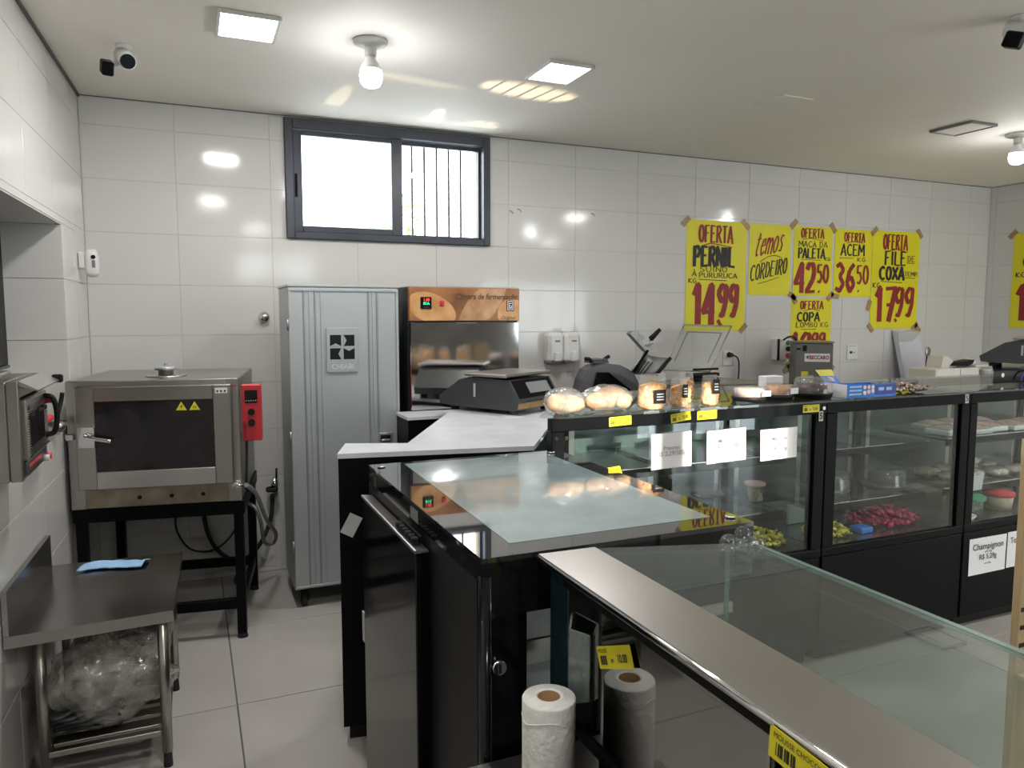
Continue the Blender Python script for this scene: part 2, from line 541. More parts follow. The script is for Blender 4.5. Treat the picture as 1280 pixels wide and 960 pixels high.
def tile_wall(wall, x0, x1, z0, z1, holes, xo, zo, tw=TW, th=TH, name='tile', mt=None):
    full = None
    i0 = math.floor((x0 - xo) / tw); i1 = math.ceil((x1 - xo) / tw)
    j0 = math.floor((z0 - zo) / th); j1 = math.ceil((z1 - zo) / th)
    for i in range(i0, i1):
        for j in range(j0, j1):
            a, b, c, d = xo + i * tw, zo + j * th, xo + (i + 1) * tw, zo + (j + 1) * th
            r = (max(a, x0), max(b, z0), min(c, x1), min(d, z1))
            if r[2] - r[0] < .01 or r[3] - r[1] < .01: continue
            rs = [r]
            for h in holes: rs = minus(rs, h)
            if not rs: continue
            g = GAP / 2
            if rs == [r] and r == (a, b, c, d):
                if full is None:
                    m = M(); tile_piece(m, g, g, tw - g, th - g); full = m.data(name, mt or m_tile)
                o = link(name, full, wall); o.location = (a, 0, b)
            else:
                m = M()
                for q in rs: tile_piece(m, q[0] - a + g, q[1] - b + g, q[2] - a - g, q[3] - b - g)
                o = m.build(name, mt or m_tile, wall); o.location = (a, 0, b)

def wall(name, loc, rz, x0, x1, z1, holes, mt, y0=0.003, th=0.16):
    m = M()
    for (a, b, c, d) in (lambda rs: rs)(__import__('functools').reduce(minus, holes, [(x0, 0, x1, z1)])):
        m.box(a, y0, b, c, y0 + th, d)
    o = m.build(name, mt)
    o.location = loc; o.rotation_euler = (0, 0, rz)
    return struct(o)

WX0, WX1, WZ0, WZ1 = 0.566, 1.898, 2.068, 2.787
w_back = wall('wall_back', (0, D, 0), 0, XL - .3, XR + .2, 2.95, [(WX0, WZ0, WX1, WZ1)], m_grout)
tile_wall(w_back, XL, XR, 0, H, [(WX0, WZ0, WX1, WZ1)], -0.04 - TW, 0.027)

NX0, NX1, NZ0, NZ1 = -2.95, -0.65, 1.08, 2.033     # niche, along the left wall's own axis
w_left = wall('wall_left', (XL, D, 0), R(90 - LEFT_TILT), -7.5, 0, 2.95, [(NX0, NZ0, NX1 + .0065, NZ1 + .0)], m_grout)
tile_wall(w_left, -7.4, 0, 0, H, [(NX0, NZ0, NX1, NZ1)], -0.30, 0.027)
ND = 0.31
m = M(); m.box(NX0, ND, NZ0, NX1, ND + .05, NZ1)
m.box(NX0 - .05, .163, NZ0 - .05, NX1 + .05, ND + .05, NZ0 - .001); m.box(NX0 - .05, .163, NZ1 + .001, NX1 + .05, ND + .05, NZ1 + .05)
m.box(NX0 - .05, .163, NZ0 - .05, NX0 - .002, ND + .05, NZ1 + .05); m.box(NX1 + .006, .163, NZ0 - .05, NX1 + .05, ND + .05, NZ1 + .05)
m.build('niche_back', m_paintw, w_left)
m = M(); m.box(NX0, 0.004, NZ1 - .004, NX1, ND, NZ1 + .001); m.build('niche_soffit', m_paintw, w_left)
m = M(); m.box(NX0, 0.0, NZ0 - .001, NX1, ND, NZ0 + .012, .002); m.build('niche_sill', m_tile, w_left)
for (za, zb) in ((NZ0 + .012, 1.482), (1.482, 1.773), (1.773, NZ1 - .004)):      # reveal facing the camera
    mm = M(); tile_piece(mm, 0, 0, ND - .004, zb - za - GAP)
    o = mm.build('reveal_tile', m_tile, w_left); o.location = (NX1, ND - .002, za + GAP / 2); o.rotation_euler = (0, 0, R(-90))

w_right = wall('wall_right', (XR, D, 0), R(-90), 0, 7.5, 2.95, [], m_grout)
tile_wall(w_right, 0, 5.2, 0, H, [], 0.06 - TW, 0.027)
# front wall: unseen transom opening added to shape the low sun patch
TX0, TX1, TZ0, TZ1 = 0.68, 1.91, 2.12, 2.57
SX0, SX1, SZ0, SZ1 = 4.75, 6.85, 0.05, 2.2      # glazed shopfront at the far right of the front wall
w_front = wall('wall_front', (XR, YF, 0), R(180), -.2, 8.2, 2.95, [(XR - TX1, TZ0, XR - TX0, TZ1), (XR - SX1, SZ0, XR - SX0, SZ1)], m_frontw)

m = M(); m.box(-1.3, YF - .3, -.2, XR + .3, D + .3, -0.004)
floor = struct(m.build('floor', m_fgrout))
def floor_tiles(fl, s=0.80, xo=0.125, yo=D - .04):
    full = None
    for i in range(-2, 9):
        for j in range(-10, 1):
            a, b = xo + i * s, yo + j * s
            x0, y0, x1, y1 = max(a, -.82), max(b, YF), min(a + s, XR), min(b + s, D)
            if x1 - x0 < .02 or y1 - y0 < .02: continue
            g = .002
            def mk(x0, y0, x1, y1):
                m = M(); c = .0015
                v = [(x0, y0, -.004), (x1, y0, -.004), (x1, y1, -.004), (x0, y1, -.004), (x0 + c, y0 + c, 0), (x1 - c, y0 + c, 0), (x1 - c, y1 - c, 0), (x0 + c, y1 - c, 0)]
                m.add(v, [(4, 5, 6, 7), (0, 1, 5, 4), (1, 2, 6, 5), (2, 3, 7, 6), (3, 0, 4, 7)])
                return m.data('floor_tile', m_floor)
            if (x0, y0, x1, y1) == (a, b, a + s, b + s):
                if full is None: full = mk(g, g, s - g, s - g)
                o = link('floor_tile', full, fl)
            else:
                o = link('floor_tile', mk(x0 - a + g, y0 - b + g, x1 - a - g, y1 - b - g), fl)
            o.location = (a, b, 0)
floor_tiles(floor)

m = M(); m.box(-1.3, YF - .3, H, XR + .3, D + .3, H + .15)
ceiling = struct(m.build('ceiling', m_ceil))
m = M(); m.box(-7.38, -.012, H - .012, 0, .004, H + .001); o = m.build('shadow_gap_strip_1', m_gap); o.location = (XL, D, 0); o.rotation_euler = (0, 0, R(90 - LEFT_TILT)); struct(o)  # dark strip in place of the shaded gap between wall and ceiling
m = M(); m.box(XL, D - .005, H - .005, XR, D + .004, H + .001); struct(m.build('shadow_gap_strip_2', m_gap))
m = M(); m.box(XR - .005, YF, H - .005, XR + .004, D, H + .001); struct(m.build('shadow_gap_strip_3', m_gap))

# ------------------------------------------------------------------ window
win = bpy.data.objects.new('window_1', None); COL.objects.link(win); win.location = (WX0, D, WZ0); struct(win)
fy0, fy1 = D - .028, D + .10
m = M(win); f = .048
m.box(WX0, fy0, WZ0, WX0 + f, fy1, WZ1, .004); m.box(WX1 - f, fy0, WZ0, WX1, fy1, WZ1, .004)
m.box(WX0 + f, fy0, WZ1 - .062, WX1 - f, fy1, WZ1, .004); m.box(WX0 + f, fy0, WZ0, WX1 - f, fy1, WZ0 + .042, .004)
m.build('window_frame', m_alu, win)
xm = 1.262
m = M(win); a0, a1 = WX0 + .05, xm + .035       # left sash, in front
m.box(a0, D, WZ0 + .044, a0 + .052, D + .03, WZ1 - .064, .003); m.box(a1 - .068, D, WZ0 + .044, a1, D + .03, WZ1 - .064, .003)
m.box(a0 + .052, D, WZ1 - .092, a1 - .068, D + .03, WZ1 - .064, .003); m.box(a0 + .052, D, WZ0 + .044, a1 - .068, D + .03, WZ0 + .082, .003)
s1 = m.build('window_sash', m_alu, win)
m = M(win); m.box(a0 + .052, D + .012, WZ0 + .082, a1 - .068, D + .018, WZ1 - .092); m.build('window_pane', m_pane_f, s1)
m = M(win); m.box(a0 + .008, D - .012, 2.32, a0 + .022, D + .001, 2.46, .003); m.build('sash_latch', m_black, s1)
m = M(win); a0, a1 = xm - .01, WX1 - .05
m.box(a0, D + .04, WZ0 + .044, a0 + .05, D + .07, WZ1 - .064, .003); m.box(a1 - .012, D + .04, WZ0 + .044, a1, D + .07, WZ1 - .064, .003)
m.box(a0 + .05, D + .04, WZ1 - .088, a1 - .012, D + .07, WZ1 - .064, .003); m.box(a0 + .05, D + .04, WZ0 + .044, a1 - .012, D + .07, WZ0 + .058, .003)
s2 = m.build('window_sash', m_alu, win)
m = M(win); m.box(a0 + .05, D + .052, WZ0 + .058, a1 - .012, D + .058, WZ1 - .088); m.build('window_pane', m_pane, s2)
for k in range(5):
    x = 1.395 + k * .0855
    m = M(win); m.box(x - .0065, D + .118, WZ0 + .002, x + .0065, D + .130, WZ1 - .002); m.build('window_bar', m_bar, win)
m = M(win); m.box(WX1 - .052, D + .102, WZ0, WX1 + .0, D + .16, WZ1); m.build('window_reveal', m_tan, win)

# sun-shaping transom added to the front wall (behind the camera)
tr = bpy.data.objects.new('added_sun_transom', None); COL.objects.link(tr); tr.location = (TX0, YF, TZ0); struct(tr)
m = M(tr); g = .03
m.box(TX0, YF - .1, TZ0, TX0 + g, YF - .04, TZ1); m.box(TX1 - g, YF - .1, TZ0, TX1, YF - .04, TZ1)
m.box(TX0 + g, YF - .1, TZ0, TX1 - g, YF - .04, TZ0 + g); m.box(TX0 + g, YF - .1, TZ1 - g, TX1 - g, YF - .04, TZ1)
m.build('window_frame', m_alu, tr)
for x, w in ((1.225, .03), (1.28, .035), (1.315, .008), (1.50, .012), (1.585, .012), (1.79, .012), (1.86, .012)):  # bars added to stripe the sun patch with shadow
    m = M(tr); m.box(x - w, YF - .09, TZ0 + g, x + w, YF - .06, TZ1 - g); m.build('window_mullion', m_alu, tr)

sf = bpy.data.objects.new('door_1', None); COL.objects.link(sf); sf.location = (SX0, YF, SZ0); struct(sf)
for x in (SX0, SX0 + .50, SX0 + 1.02, SX0 + 1.54, SX1 - .05):
    m = M(sf); m.box(x, YF - .11, SZ0, x + .05, YF - .05, SZ1); m.build('door_stile', m_alu, sf)
for z in (SZ0, 1.0, SZ1 - .06):
    m = M(sf); m.box(SX0 + .05, YF - .105, z, SX1 - .05, YF - .055, z + .05); m.build('door_rail', m_alu, sf)
m = M(sf); m.box(SX0 + .05, YF - .082, SZ0, SX1 - .05, YF - .078, SZ1); m.build('door_pane', m_pane, sf)

# ------------------------------------------------------------------ lights of the room and added lamps
def panel(x, y, lit, label, w=.245, d=.29):
    t = thing('ceiling_light_panel', label, 'ceiling light', (x, y, H))
    m = M(t); b = .014
    m.box(x - w / 2, y - d / 2, H - .016, x - w / 2 + b, y + d / 2, H, .002); m.box(x + w / 2 - b, y - d / 2, H - .016, x + w / 2, y + d / 2, H, .002)
    m.box(x - w / 2 + b, y - d / 2, H - .016, x + w / 2 - b, y - d / 2 + b, H, .002); m.box(x - w / 2 + b, y + d / 2 - b, H - .016, x + w / 2 - b, y + d / 2, H, .002)
    m.build('frame', m_lampw if lit else m_greyp, t)
    m = M(t); m.box(x - w / 2 + b, y - d / 2 + b, H - .011, x + w / 2 - b, y + d / 2 - b, H - .002); m.build('diffuser', m_panel if lit else m_ceil, t)
    if lit:
        l = bpy.data.lights.new('panel_light', 'AREA'); l.shape = 'RECTANGLE'; l.size = w - .04; l.size_y = d - .04
        l.energy = PANEL_W; l.color = (1, .97, .95)
        o = bpy.data.objects.new('panel_light', l); COL.objects.link(o); o.location = (x, y, H - .02)
    return t
panel(0.268, 3.385, True, 'lit square ceiling panel left of the bare bulb, near the camera bracket')
panel(1.722, 3.395, True, 'lit square ceiling panel right of the bare bulb over the window wall')
panel(4.60, 3.35, False, 'unlit square ceiling panel with dark rim beside the far bulb')
for i, (x, y, n) in enumerate(((.27, 1.05, 'over the steel work table'), (4.35, 1.45, 'over the shop aisle'),
                               (.9, -1.4, 'by the front wall, left, added as fill'), (3.1, -1.4, 'by the front wall, middle, added as fill'), (5.4, -1.4, 'by the front wall, right, added as fill'), (6.4, 1.45, 'close to the right wall, added as fill'))):  # the four panels on this line are added, unseen fill lamps
    panel(x, y, True, 'lit square ceiling panel behind the view ' + n)
t = thing('ceiling_cover_plate', 'painted blank cover plate flush in the ceiling, between the lit and the unlit panels', 'cover plate', (3.125, 3.36, H))
m = M(t); m.box(3.02, 3.25, H - .008, 3.235, 3.475, H, .003); m.build('plate', m_ceil, t)
m = M(t); m.box(3.013, 3.243, H - .004, 3.019, 3.482, H); m.build('open_edge', m_paintw, t)

def bulb(x, y, label):
    t = thing('bare_bulb', label, 'light bulb', (x, y, H))
    m = M(t); m.lathe([(0, 0), (.075, 0), (.075, -.012), (.055, -.022), (.03, -.026), (0, -.026)], (x, y, H), 24); m.build('ceiling_rose', m_lampw, t)
    m = M(t); m.lathe([(.026, -.024), (.026, -.06), (.022, -.07), (0, -.07)], (x, y, H), 20); m.build('socket', m_lampw, t)
    m = M(t); m.lathe([(.018, -.068), (.026, -.085), (.040, -.105), (.048, -.125), (0.047, -.126)], (x, y, H), 24); m.build('bulb_base', m_whitep, t)
    m = M(t); m.lathe([(.047, -.126), (.050, -.15), (.047, -.175), (.036, -.192), (.018, -.200), (0, -.202)], (x, y, H), 24); m.build('globe', m_bulb, t)
    l = bpy.data.lights.new('bulb_light', 'POINT'); l.energy = BULB_W; l.shadow_soft_size = .05; l.color = (.92, .95, 1)
    o = bpy.data.objects.new('bulb_light', l); COL.objects.link(o); o.location = (x, y, H - .23)
bulb(0.776, 3.36, 'glowing bare bulb in a round ceiling socket above the window')
bulb(5.10, 3.32, 'glowing bare bulb at the right edge beside the unlit panel')
bulb(3.75, 1.45, 'glowing bare bulb behind the view in the shop aisle')

def glint(loc, to, w, ang, squash=(1, 1)):  # spot added outside, standing in for sun glancing up onto the ceiling
    l = bpy.data.lights.new('glint_stand_in', 'SPOT'); l.energy = w; l.spot_size = R(ang); l.spot_blend = .15; l.shadow_soft_size = .012; l.color = (1, .80, .52)
    o = bpy.data.objects.new('glint_stand_in', l); COL.objects.link(o); o.location = loc
    o.rotation_euler = (Vector(to) - Vector(loc)).to_track_quat('-Z', 'Y').to_euler(); o.scale = (squash[0], squash[1], 1)
def far(to, thru, dist=9.0):
    d = (Vector(thru) - Vector(to)).normalized(); return tuple(Vector(to) + d * dist)
GL = ((1.735, 3.765, 2.8), (1.58, 4.9, 2.52), 3.9, (1, .09), 14000), ((1.10, 3.82, 2.8), (.95, 4.9, 2.45), 3.9, (1, .05), 5000), \
     ((.80, 4.45, 2.8), (.78, 4.9, 2.66), 1.6, (.45, 1), 5000), ((1.42, 4.56, 2.8), (1.44, 4.9, 2.66), 1.6, (.5, .9), 5000), ((1.72, 4.62, 2.8), (1.66, 4.9, 2.68), 2.0, (.9, .5), 5000)
for (to, thru, ang, sq, w) in GL:
    glint(far(to, thru), to, w, ang, sq)

# outside, seen through the right pane
t = thing('garden_tree', 'leafy green tree outside the barred window pane', 'tree', (2.05, 7.6, 0))
m = M(t); m.tube([(2.05, 7.6, 0), (2.07, 7.6, 1.2), (2.0, 7.62, 2.3)], .05); m.build('trunk', m_wood, t)
m = M(t)
for k in range(170):
    a = rnd.uniform(0, 6.283); b = rnd.uniform(-1, 1); r = rnd.uniform(.05, .30)
    c = Vector((2.0 + r * math.cos(a), 7.6 + r * math.sin(a), 2.45 + b * .42)); s = rnd.uniform(.03, .06)
    d = Vector((rnd.uniform(-1, 1), rnd.uniform(-1, 1), rnd.uniform(-1, 1))).normalized(); e = d.orthogonal().normalized()
    m.add([c - d * s, c + e * s * .45, c + d * s, c - e * s * .45], [(0, 1, 2, 3)])
o = m.build('foliage', m_leaf, t); o['kind'] = 'stuff'

def bullet_camera(x, y, s, aim, label):
    t = thing('security_camera', label, 'camera', (x, y, H))
    m = M(t); m.lathe([(0, 0), (.035 * s, 0), (.035 * s, -.012), (.02 * s, -.018), (0, -.018)], (x, y, H), 18); m.build('mount', m_whitep, t)
    c = Vector((x, y, H - .055 * s)); d = Vector(aim).normalized()
    m = M(t); m.cyl((x, y, H - .015), c, .013 * s); m.build('arm', m_whitep, t)
    m = M(t); m.cyl(c - d * .05 * s, c + d * .075 * s, .036 * s, n=20); hb = m.build('housing', m_whitep, t)
    m = M(t); m.cyl(c + d * .074 * s, c + d * .080 * s, .031 * s, n=20); m.build('lens', m_blackg, hb)
    u = d.cross(Vector((0, 0, 1))).normalized()
    c2 = c + u * .072 * s - Vector((0, 0, .055 * s))
    m = M(t); m.cyl(c + u * .02 * s - Vector((0, 0, .02 * s)), c2, .014 * s, n=10); m.build('knuckle', m_whitep, t)
    m = M(t); m.T = Matrix.Translation(c2) @ d.to_track_quat('-Y', 'Z').to_matrix().to_4x4()
    m.box(-.024 * s, -.035 * s, -.03 * s, .024 * s, .03 * s, .03 * s, .006 * s); m.build('sensor_head', m_black, t)
bullet_camera(-.223, 3.85, 1.0, (.22, -.85, -.42), 'white security camera with black lens on the ceiling in the left corner')
bullet_camera(3.12, 2.05, 1.0, (.25, -.85, -.35), 'white security camera cut by the right edge of the ceiling')

# ------------------------------------------------------------------ LEFT: low steel table
tb = thing('work_table', 'low stainless steel work table with backsplash and slatted undershelf by the left wall', 'table', (-.33, 3.1, 0), R(-1.5))
tz = .575
TX = lambda y: XL - .035 * (D - y) + .012
m = M(tb)
m.prism([(-.582, 2.745), (-.088, 2.775), (-.063, 3.463), (-.557, 3.485)], 'z', tz - .04, tz); m.build('table_top', m_steelt, tb)
m = M(tb); m.prism([(-.582, 2.747), (-.566, 2.747), (-.542, 3.41), (-.558, 3.41)], 'z', tz + .0005, tz + .148); m.build('backsplash', m_steelt, tb)
for (x, y) in ((-.5, 2.83), (-.125, 2.80), (-.5, 3.37), (-.11, 3.38)):
    m = M(tb); m.cyl((x, y, .055), (x, y, tz - .04), .018); lg = m.build('leg', m_steel, tb)
    m = M(tb); m.cyl((x, y, 0), (x, y, .055), .016, .014, 12); m.build('foot', m_rubber, lg)
m = M(tb); m.box(-.49, 2.815, .105, -.13, 2.845, .125, .002); m.build('rail', m_steel, tb)
m = M(tb); m.box(-.49, 3.355, .105, -.12, 3.385, .125, .002); m.build('rail', m_steel, tb)
m = M(tb); m.box(-.507, 2.84, .105, -.485, 3.36, .125, .002); m.build('rail', m_steel, tb)
m = M(tb); m.box(-.135, 2.84, .105, -.113, 3.36, .125, .002); m.build('rail', m_steel, tb)
for k in range(6):
    y = 2.87 + k * .083
    m = M(tb); m.box(-.484, y, .108, -.136, y + .06, .123, .002); m.build('shelf_slat', m_steel, tb)

def clothf(u, v):
    x = -.45 + .235 * u + .03 * v; y = 3.335 + .085 * v + .015 * math.sin(5 * u) - .02 * u
    z = tz + .006 + .006 * mnoise.noise(Vector((u * 5, v * 3, 1))) + .014 * max(0, math.sin(math.pi * v)) * (0.6 + .4 * math.sin(7 * u))
    return (x, y, max(z, tz + .002))
m = M(); m.grid(clothf, 16, 8); o = m.build('cleaning_cloth', m_cloth); tag(o, 'folded light blue cloth lying on the steel work table', 'cloth')
sm = o.modifiers.new('thick', 'SOLIDIFY'); sm.thickness = .004; sm.offset = 1

t = thing('plastic_bag_bundle', 'crumpled clear plastic sack of folded dark bags on the table undershelf', 'plastic bag', (-.35, 3.0, .125))
for k in range(5):
    m = M(t)
    z = .128 + k * .016
    m.grid(lambda u, v, z=z, k=k: (-.49 + .21 * u + .008 * math.sin(9 * v + k), 2.90 + .17 * v + .01 * math.sin(8 * u + k), z + .012 * math.sin(3.1 * u) + .004 * math.sin(17 * u + 2 * k)), 12, 6)
    o = m.build('folded_bag', m_dkgrey, t); q = o.modifiers.new('thick', 'SOLIDIFY'); q.thickness = .012; q.offset = 1
m = M(t)
def sackf(u, v):
    a = u * 2 * math.pi; ph = v * math.pi
    d = Vector((math.sin(ph) * math.cos(a), math.sin(ph) * math.sin(a), math.cos(ph)))
    k = 1 + .22 * mnoise.noise(d * 2.3 + Vector((3, 1, 2))) + .10 * mnoise.noise(d * 6) + .07 * abs(mnoise.noise(d * 13)) - .05 * abs(mnoise.noise(d * 24))
    p = Vector((-.325 + d.x * .185 * k, 3.0 + d.y * .155 * k, .285 + d.z * .16 * k))
    p.x += .06 * max(0, d.x) * (1 if d.z < 0 else .2)
    p.z = max(p.z, .1265)
    return p
m.grid(sackf, 80, 48); m.build('sack', m_bagfilm, t)
m = M(t)
for k in range(26):
    a = rnd.uniform(0, 6.28); b = rnd.uniform(.25, 1.3)
    d = Vector((math.sin(b) * math.cos(a), math.sin(b) * math.sin(a), math.cos(b)))
    c = Vector((-.32 + d.x * .16, 3.02 + d.y * .15, .27 + d.z * .14))
    e = d.orthogonal().normalized(); e.rotate(Matrix.Rotation(rnd.uniform(0, 6.28), 3, d))
    w = d.cross(e)
    pts = [c - e * .07, c - e * .02 + d * .016 + w * .01, c + e * .03 + d * .012, c + e * .075 - d * .004]
    n = 8
    for i in range(3):
        p, q = pts[i], pts[i + 1]
        m.add([p - w * .022, q - w * .022, q + d * .018, p + d * .018], [(0, 1, 2, 3)], True)
        m.add([p + w * .022, q + w * .022, q + d * .018, p + d * .018], [(3, 2, 1, 0)], True)
o = m.build('crumpled_folds', m_bagfilm, t); o['kind'] = 'stuff'
t = thing('bag_roll', 'black roll wrapped in clear film at the back of the undershelf', 'roll', (-.2, 3.26, .125))
m = M(t); m.box(-.26, 3.20, .1265, -.14, 3.32, .205, .01); m.build('lower_pack', m_blackm, t)
m = M(t); m.cyl((-.235, 3.29, .30), (-.165, 3.23, .41), .055, n=20); m.build('roll', m_blackm, t)
m = M(t); m.blob((-.20, 3.262, .325), (.095, .085, .13), 20, 14, .25, 16, 4); m.build('wrap', m_film, t)

# ------------------------------------------------------------------ niche: countertop oven and utensils
yA, yB, xF, zA, zB = 2.56, 2.965, -.468, 1.108, 1.405
t = thing('countertop_oven', 'small stainless countertop oven with black handle in the wall niche', 'oven', (-.62, 2.76, 1.092))
m = M(t); m.box(-.755, yA, zA, xF - .03, yB, zB, .004); m.build('body', m_steel, t)
for (x, y) in ((-.74, yA + .05), (-.74, yB - .05), (-.63, yA + .05), (-.63, yB - .05)):
    m = M(t); m.cyl((x, y, 1.092), (x, y, zA), .014, n=10); m.build('foot', m_rubber, t)
m = M(t); m.box(xF - .03, yA, zA, xF, yA + .03, zB, .002); m.box(xF - .03, yB - .02, zA, xF, yB, zB, .002); m.box(xF - .03, yA + .03, zB - .05, xF, yB - .02, zB, .002); m.box(xF - .03, yA + .03, zA, xF, yB - .02, zA + .012, .002)
m.build('front_frame', m_steel, t)
m = M(t); m.box(xF - .006, yA + .035, 1.165, xF + .012, yB - .025, zB - .055, .003); dr = m.build('door', m_steel, t)
m = M(t); m.box(xF + .0122, yA + .09, 1.20, xF + .014, yB - .09, zB - .10); m.build('door_glass', m_ovenglass, dr)
for k in range(9):
    z = zB - .066 - k * .006
    m = M(t); m.box(xF + .0122, yA + .045, z - .0015, xF + .015, yB - .035, z + .0015); m.build('vent_rib', m_chrome, dr)
m = M(t)
for k in range(22):
    z = 1.175 + k * .0075
    m.box(xF + .0122, yA + .042, z - .0015, xF + .0148, yA + .08, z + .0015)
    m.box(xF + .0122, yB - .08, z - .0015, xF + .0148, yB - .032, z + .0015)
o = m.build('side_ribs', m_chrome, dr); o['kind'] = 'stuff'
m = M(t); m.tube([(xF + .012, yB - .06, 1.33), (xF + .034, yB - .057, 1.325), (xF + .044, yB - .055, 1.29), (xF + .044, yB - .055, 1.24), (xF + .034, yB - .057, 1.205), (xF + .012, yB - .06, 1.20)], .009, 10); m.build('handle', m_blackm, dr)
m = M(t); m.box(xF - .004, yA + .035, zA + .014, xF + .006, yB - .025, 1.16, .002); cp = m.build('control_panel', m_dkgrey, t)
m = M(t); m.T = Matrix.Identity(4); m.box(xF + .006, yA + .07, 1.137, xF + .0075, yB - .14, 1.147); m.build('red_stripe', m_red, cp)
for k, y in enumerate((yB - .09, yB - .05)):
    m = M(t); m.cyl((xF + .006, y, 1.125), (xF + .022, y, 1.125), .011); m.build('knob', m_redp if k else m_ivory, cp)
m = M(t); m.prism([(xF + .0, zB - .012), (xF + .050, zB - .030), (xF + .050, zB - .026), (xF, zB + .002)], 'y', yA + .015, yB - .005); m.build('visor', m_steelh, t)
m = M(t); m.box(xF + .028, yB - .004, zB - .036, xF + .06, yB + .02, zB - .008, .004); m.build('visor_end', m_blackm, t)
m = M(t); m.cyl((xF + .006, yB - .035, 1.315), (xF + .03, yB - .035, 1.315), .012); m.build('pilot_lamp', m_redp, t)
m = M(t); m.box(-.76, yA + .03, zB, -.55, yB - .03, zB + .012, .003); m.build('top_plate', m_steelh, t)

hd = thing('niche_shutter', 'black sheet metal hatch cover hanging at the back of the wall niche', 'hatch', (-.80, 3.0, 1.36))
m = M(hd)
m.box(-.815, 2.02, 1.372, -.775, 4.085, 2.02, .004); m.build('panel', m_blackm, hd)
m = M(hd); m.box(-.82, 2.02, 1.358, -.770, 4.088, 1.371, .002); m.build('bottom_rail', m_dkgrey, hd)

zs = 1.0925
t = thing('red_handle_spatula', 'spatula with red handle lying on the niche sill beside the small oven', 'spatula', (-.58, 3.45, zs))
m = M(t); m.box(-.60, 3.18, zs + .05, -.50, 3.34, zs + .054); m.build('blade', m_steel, t)
m = M(t); m.tube([(-.56, 3.34, zs + .052), (-.555, 3.5, zs + .075), (-.55, 3.62, zs + .08)], .014); m.build('grip', m_redp, t)
t = thing('steel_food_pan', 'shallow steel pan stacked on the niche sill under the red spatula', 'pan', (-.58, 3.25, zs))
m = M(t); m.prism([(-.64, zs + .045), (-.62, zs + .001), (-.53, zs + .001), (-.49, zs + .045), (-.48, zs + .047), (-.48, zs + .049), (-.50, zs + .049), (-.54, zs + .006), (-.61, zs + .006), (-.63, zs + .049), (-.65, zs + .049)], 'y', 3.14, 3.38); m.build('pan', m_steel, t)
t = thing('steel_ladle', 'steel ladle with black handle behind the pan on the niche sill', 'ladle', (-.56, 3.55, zs))
m = M(t); m.blob((-.545, 3.69, zs + .03), (.042, .042, .029), 14, 8); m.build('bowl', m_steel, t)
m = M(t); m.tube([(-.545, 3.71, zs + .05), (-.53, 3.75, zs + .12), (-.52, 3.755, zs + .17)], .009); m.build('handle', m_blackm, t)
t = thing('black_scoop', 'small black scoop at the far end of the niche sill', 'scoop', (-.55, 3.75, zs))
m = M(t); m.blob((-.55, 3.80, zs + .022), (.028, .04, .021), 12, 8); m.build('scoop', m_blackm, t)

# ------------------------------------------------------------------ motion sensor in the corner
t = thing('motion_sensor', 'white wall sensor with dark lens on the left wall near the corner', 'sensor', (-.53, 4.55, 1.80))
m = M(t); m.box(-.522, 4.52, 1.845, -.49, 4.60, 1.93, .004); m.build('bracket', m_whitep, t)
m = M(t); m.blob((-.462, 4.55, 1.875), (.035, .045, .075), 18, 12, e=.6); m.build('housing', m_whitep, t)
m = M(t); m.cyl((-.452, 4.512, 1.905), (-.450, 4.503, 1.905), .011, n=12); m.build('lens', m_black, t)
m = M(t); m.box(-.458, 4.502, 1.85, -.442, 4.508, 1.888, .002); m.build('led_window', m_greyp, t)

# ------------------------------------------------------------------ convection oven on its stand (own frame: x along the front, y to the back)
OV = (-.530, 3.915); OR = R(-9.0)
def oven_frame(name, label, cat, z):
    return thing(name, label, cat, (OV[0], OV[1], z), OR)
st = oven_frame('oven_stand', 'black painted steel stand on four legs under the large oven', 'stand', 0)
L = M
m = L(); m.box(0, 0, .632, .755, .74, .698, .004); m.build('top_frame', m_black, st)
for (x, y) in ((.03, .03), (.725, .03), (.03, .70), (.725, .70)):
    m = L(); m.box(x - .022, y - .022, .025, x + .022, y + .022, .632, .002); lg = m.build('leg', m_black, st)
    m = L(); m.cyl((x, y, 0), (x, y, .025), .026, .02, 12); m.build('foot', m_rubber, lg)
m = L(); m.box(.052, .015, .15, .703, .045, .20, .002); m.build('rail', m_black, st)
m = L(); m.box(.052, .685, .15, .703, .715, .20, .002); m.build('rail', m_black, st)
for x in (.015, .710):
    m = L(); m.box(x, .052, .15, x + .03, .678, .20, .002); m.build('rail', m_black, st)
m = L(); m.cyl((.66, .55, .11), (.66, .58, .11), .032, n=16); m.cyl((.66, .565, .14), (.66, .565, .16), .01, n=8); m.build('hose_ring', m_rubber, st)

ov = oven_frame('convection_oven', 'large stainless convection oven with dark glass door and red control box', 'oven', .698)
m = L(); m.box(0, .0, .001, .745, .73, .60, .004); m.build('body', m_steel, ov)
for (a, b) in ((0, .06), (.69, .745)):
    m = L(); m.box(a, -.004, .002, b, -.0005, .598); m.build('front_jamb', m_steel, ov)
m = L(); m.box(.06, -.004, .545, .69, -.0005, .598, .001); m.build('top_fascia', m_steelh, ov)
m = L(); m.box(.062, -.003, .004, .688, -.0004, .10); vs_ = m.build('lower_fascia', m_steeld, ov)
for x in (.29, .43, .57):
    m = L(); m.cyl((x, -.0045, .045), (x, -.002, .045), .010, n=14); m.build('vent_hole', m_blackm, vs_)
m = L(); z0, z1 = .10, .575
m.box(.045, -.045, z0, .125, -.006, z1, .003); m.box(.635, -.045, z0, .715, -.006, z1, .003)
m.box(.125, -.045, z0, .635, -.006, z0 + .082, .003); m.box(.125, -.045, z1 - .068, .635, -.006, z1, .003)
dr = m.build('door', m_steel, ov)
